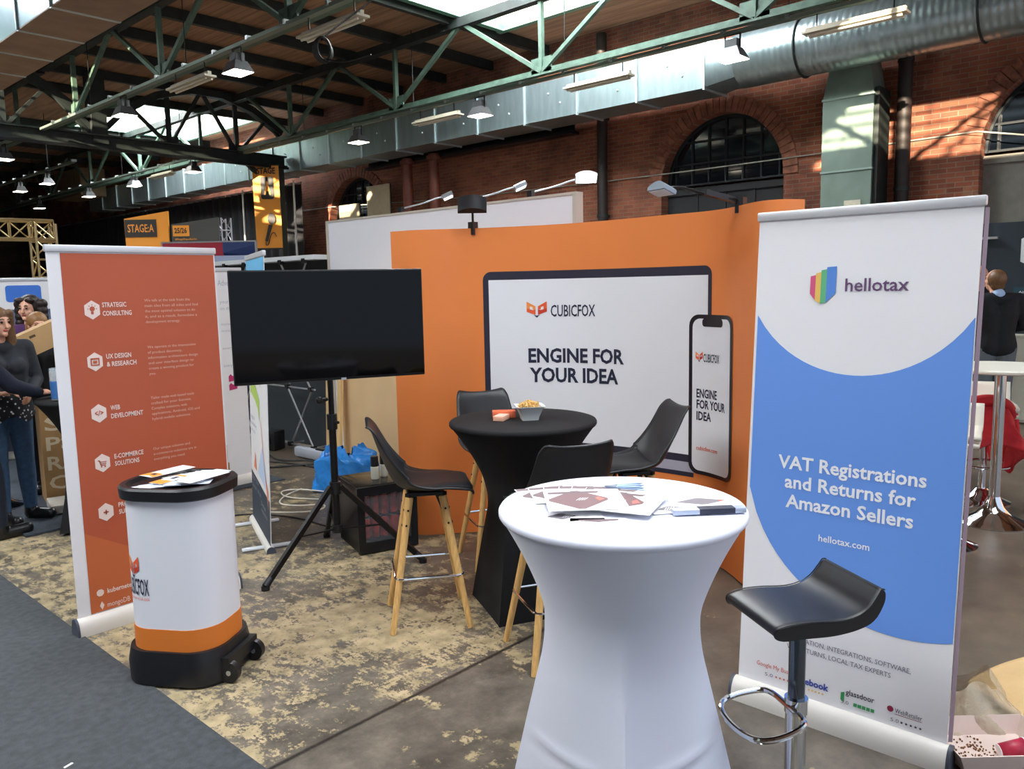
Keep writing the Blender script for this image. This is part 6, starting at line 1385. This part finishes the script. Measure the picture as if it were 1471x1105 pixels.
t = thing('low_cabinet', 'pale low cabinet at the right edge behind the person in black', 'cabinet', (11.6, 1.72, 0)); mb = MB(); mb.box((0, 0, .54), (.45, .9, 1.06)); mb.build('carcass', mat('pale_cabinet', '#b7b3a2', .6), t, smooth=0)
for yy in (-.225, .225):
    mb = MB(); mb.rbox((-.232, yy, .54), (.02, .43, 1.0), .003); d = mb.build('door', mat('pale_cabinet_door', '#c4c0af', .55), t, smooth=0)
    mb = MB(); mb.box((-.248, yy + (.17 if yy < 0 else -.17), .6), (.012, .012, .1)); mb.build('handle', ALU, d, smooth=0)
# packaging at the lower right corner
t = thing('paper_bag', 'opened sheet of brown packing paper at the lower right corner', 'paper', (3.86, .49, 0), radians(-40))
mb = MB(); mb.grid(lambda u, v: (-.24 + .48 * u, -.20 + .40 * v, .01 + .20 * u * v + .04 * sin(4 * u + 2 * v) * u + .018 * abs(sin(7 * v + 3 * u))), 24, 18); o = mb.build('paper', mat('kraft_paper', '#c9a876', .75, bump=.3, bscale=14), t, smooth=70); m = o.modifiers.new('thickness', 'SOLIDIFY'); m.thickness = .004
t = thing('clear_bag', 'crumpled clear plastic wrapping on the floor beside the blue banner', 'bag', (3.56, .74, 0), radians(-30))
mb = MB(); mb.grid(lambda u, v: (.24 * cos(2 * pi * u) * (1 - .55 * v) * (1 + .15 * sin(10 * pi * u)), .16 * sin(2 * pi * u) * (1 - .5 * v) * (1 + .12 * sin(14 * pi * u + 6 * v)), .004 + .15 * v * (1 + .2 * sin(6 * pi * u + 1))), 60, 14, wrap=True); mb.build('film', mat('clear_film', '#cdbfa4', .2, alpha=.6, bump=.8, bscale=18), t, smooth=80)
t = thing('food_carton', 'white-lined cardboard food carton with crumbs at the lower right corner', 'box', (3.31, .60, 0), radians(-47))
mb = MB(); w_, d_, h_ = .34, .24, .075; th_ = .004
mb.box((0, 0, .004), (w_, d_, .006))
for s in (-1, 1):
    mb.add([(s * w_ / 2, -d_ / 2, .004), (s * w_ / 2, d_ / 2, .004), (s * (w_ / 2 + .03), d_ / 2 + .02, h_), (s * (w_ / 2 + .03), -d_ / 2 - .02, h_)], [(0, 1, 2, 3)]); mb.add([(-w_ / 2, s * d_ / 2, .004), (w_ / 2, s * d_ / 2, .004), (w_ / 2 + .03, s * (d_ / 2 + .02), h_), (-w_ / 2 - .03, s * (d_ / 2 + .02), h_)], [(0, 1, 2, 3)])
o = mb.build('tray', mat('lined_carton', '#d9c6bc', .6, var=.06), t, smooth=0); m = o.modifiers.new('thickness', 'SOLIDIFY'); m.thickness = th_
mb = MB()
for i in range(90):
    x, y = random.gauss(-.05, .05), random.gauss(.0, .05); mb.ball((max(-.15, min(.15, x)), max(-.1, min(.1, y)), .010), random.uniform(.002, .005), 5, 4)
o = tag(mb.build('crumbs', mat('crumb_brown', '#7a5434', .8, var=.4, scale=80)), 'brown crumbs scattered in the white-lined food carton', 'crumbs'); o['kind'] = 'stuff'; o.location = (3.31, .60, .0); o.rotation_euler = (0, 0, radians(-47))
t = thing('paper_cup', 'crumpled red paper cup lying in the white-lined food carton', 'cup', (3.31, .53, .045), 0, rot=(radians(78), radians(10), radians(35)))
mb = MB(); mb.lathe([(.026, -.05), (.036, .04)], 24, cap=False, rf=lambda a, r, z: r * (1 + .06 * sin(3 * a + z * 50))); o = mb.build('cup_wall', mat('cup_red', '#a3213c', .45, var=.25, scale=25), t, smooth=60); m = o.modifiers.new('thickness', 'SOLIDIFY'); m.thickness = .002
mb = MB(); mb.tube([(.037 * cos(a), .037 * sin(a), .041) for a in [2 * pi * i / 24 for i in range(24)]], .002, 6, closed=True); mb.lathe([(.027, -.05), (.026, -.052), (.001, -.05)], 24); mb.build('white_rim', PAPER, t)
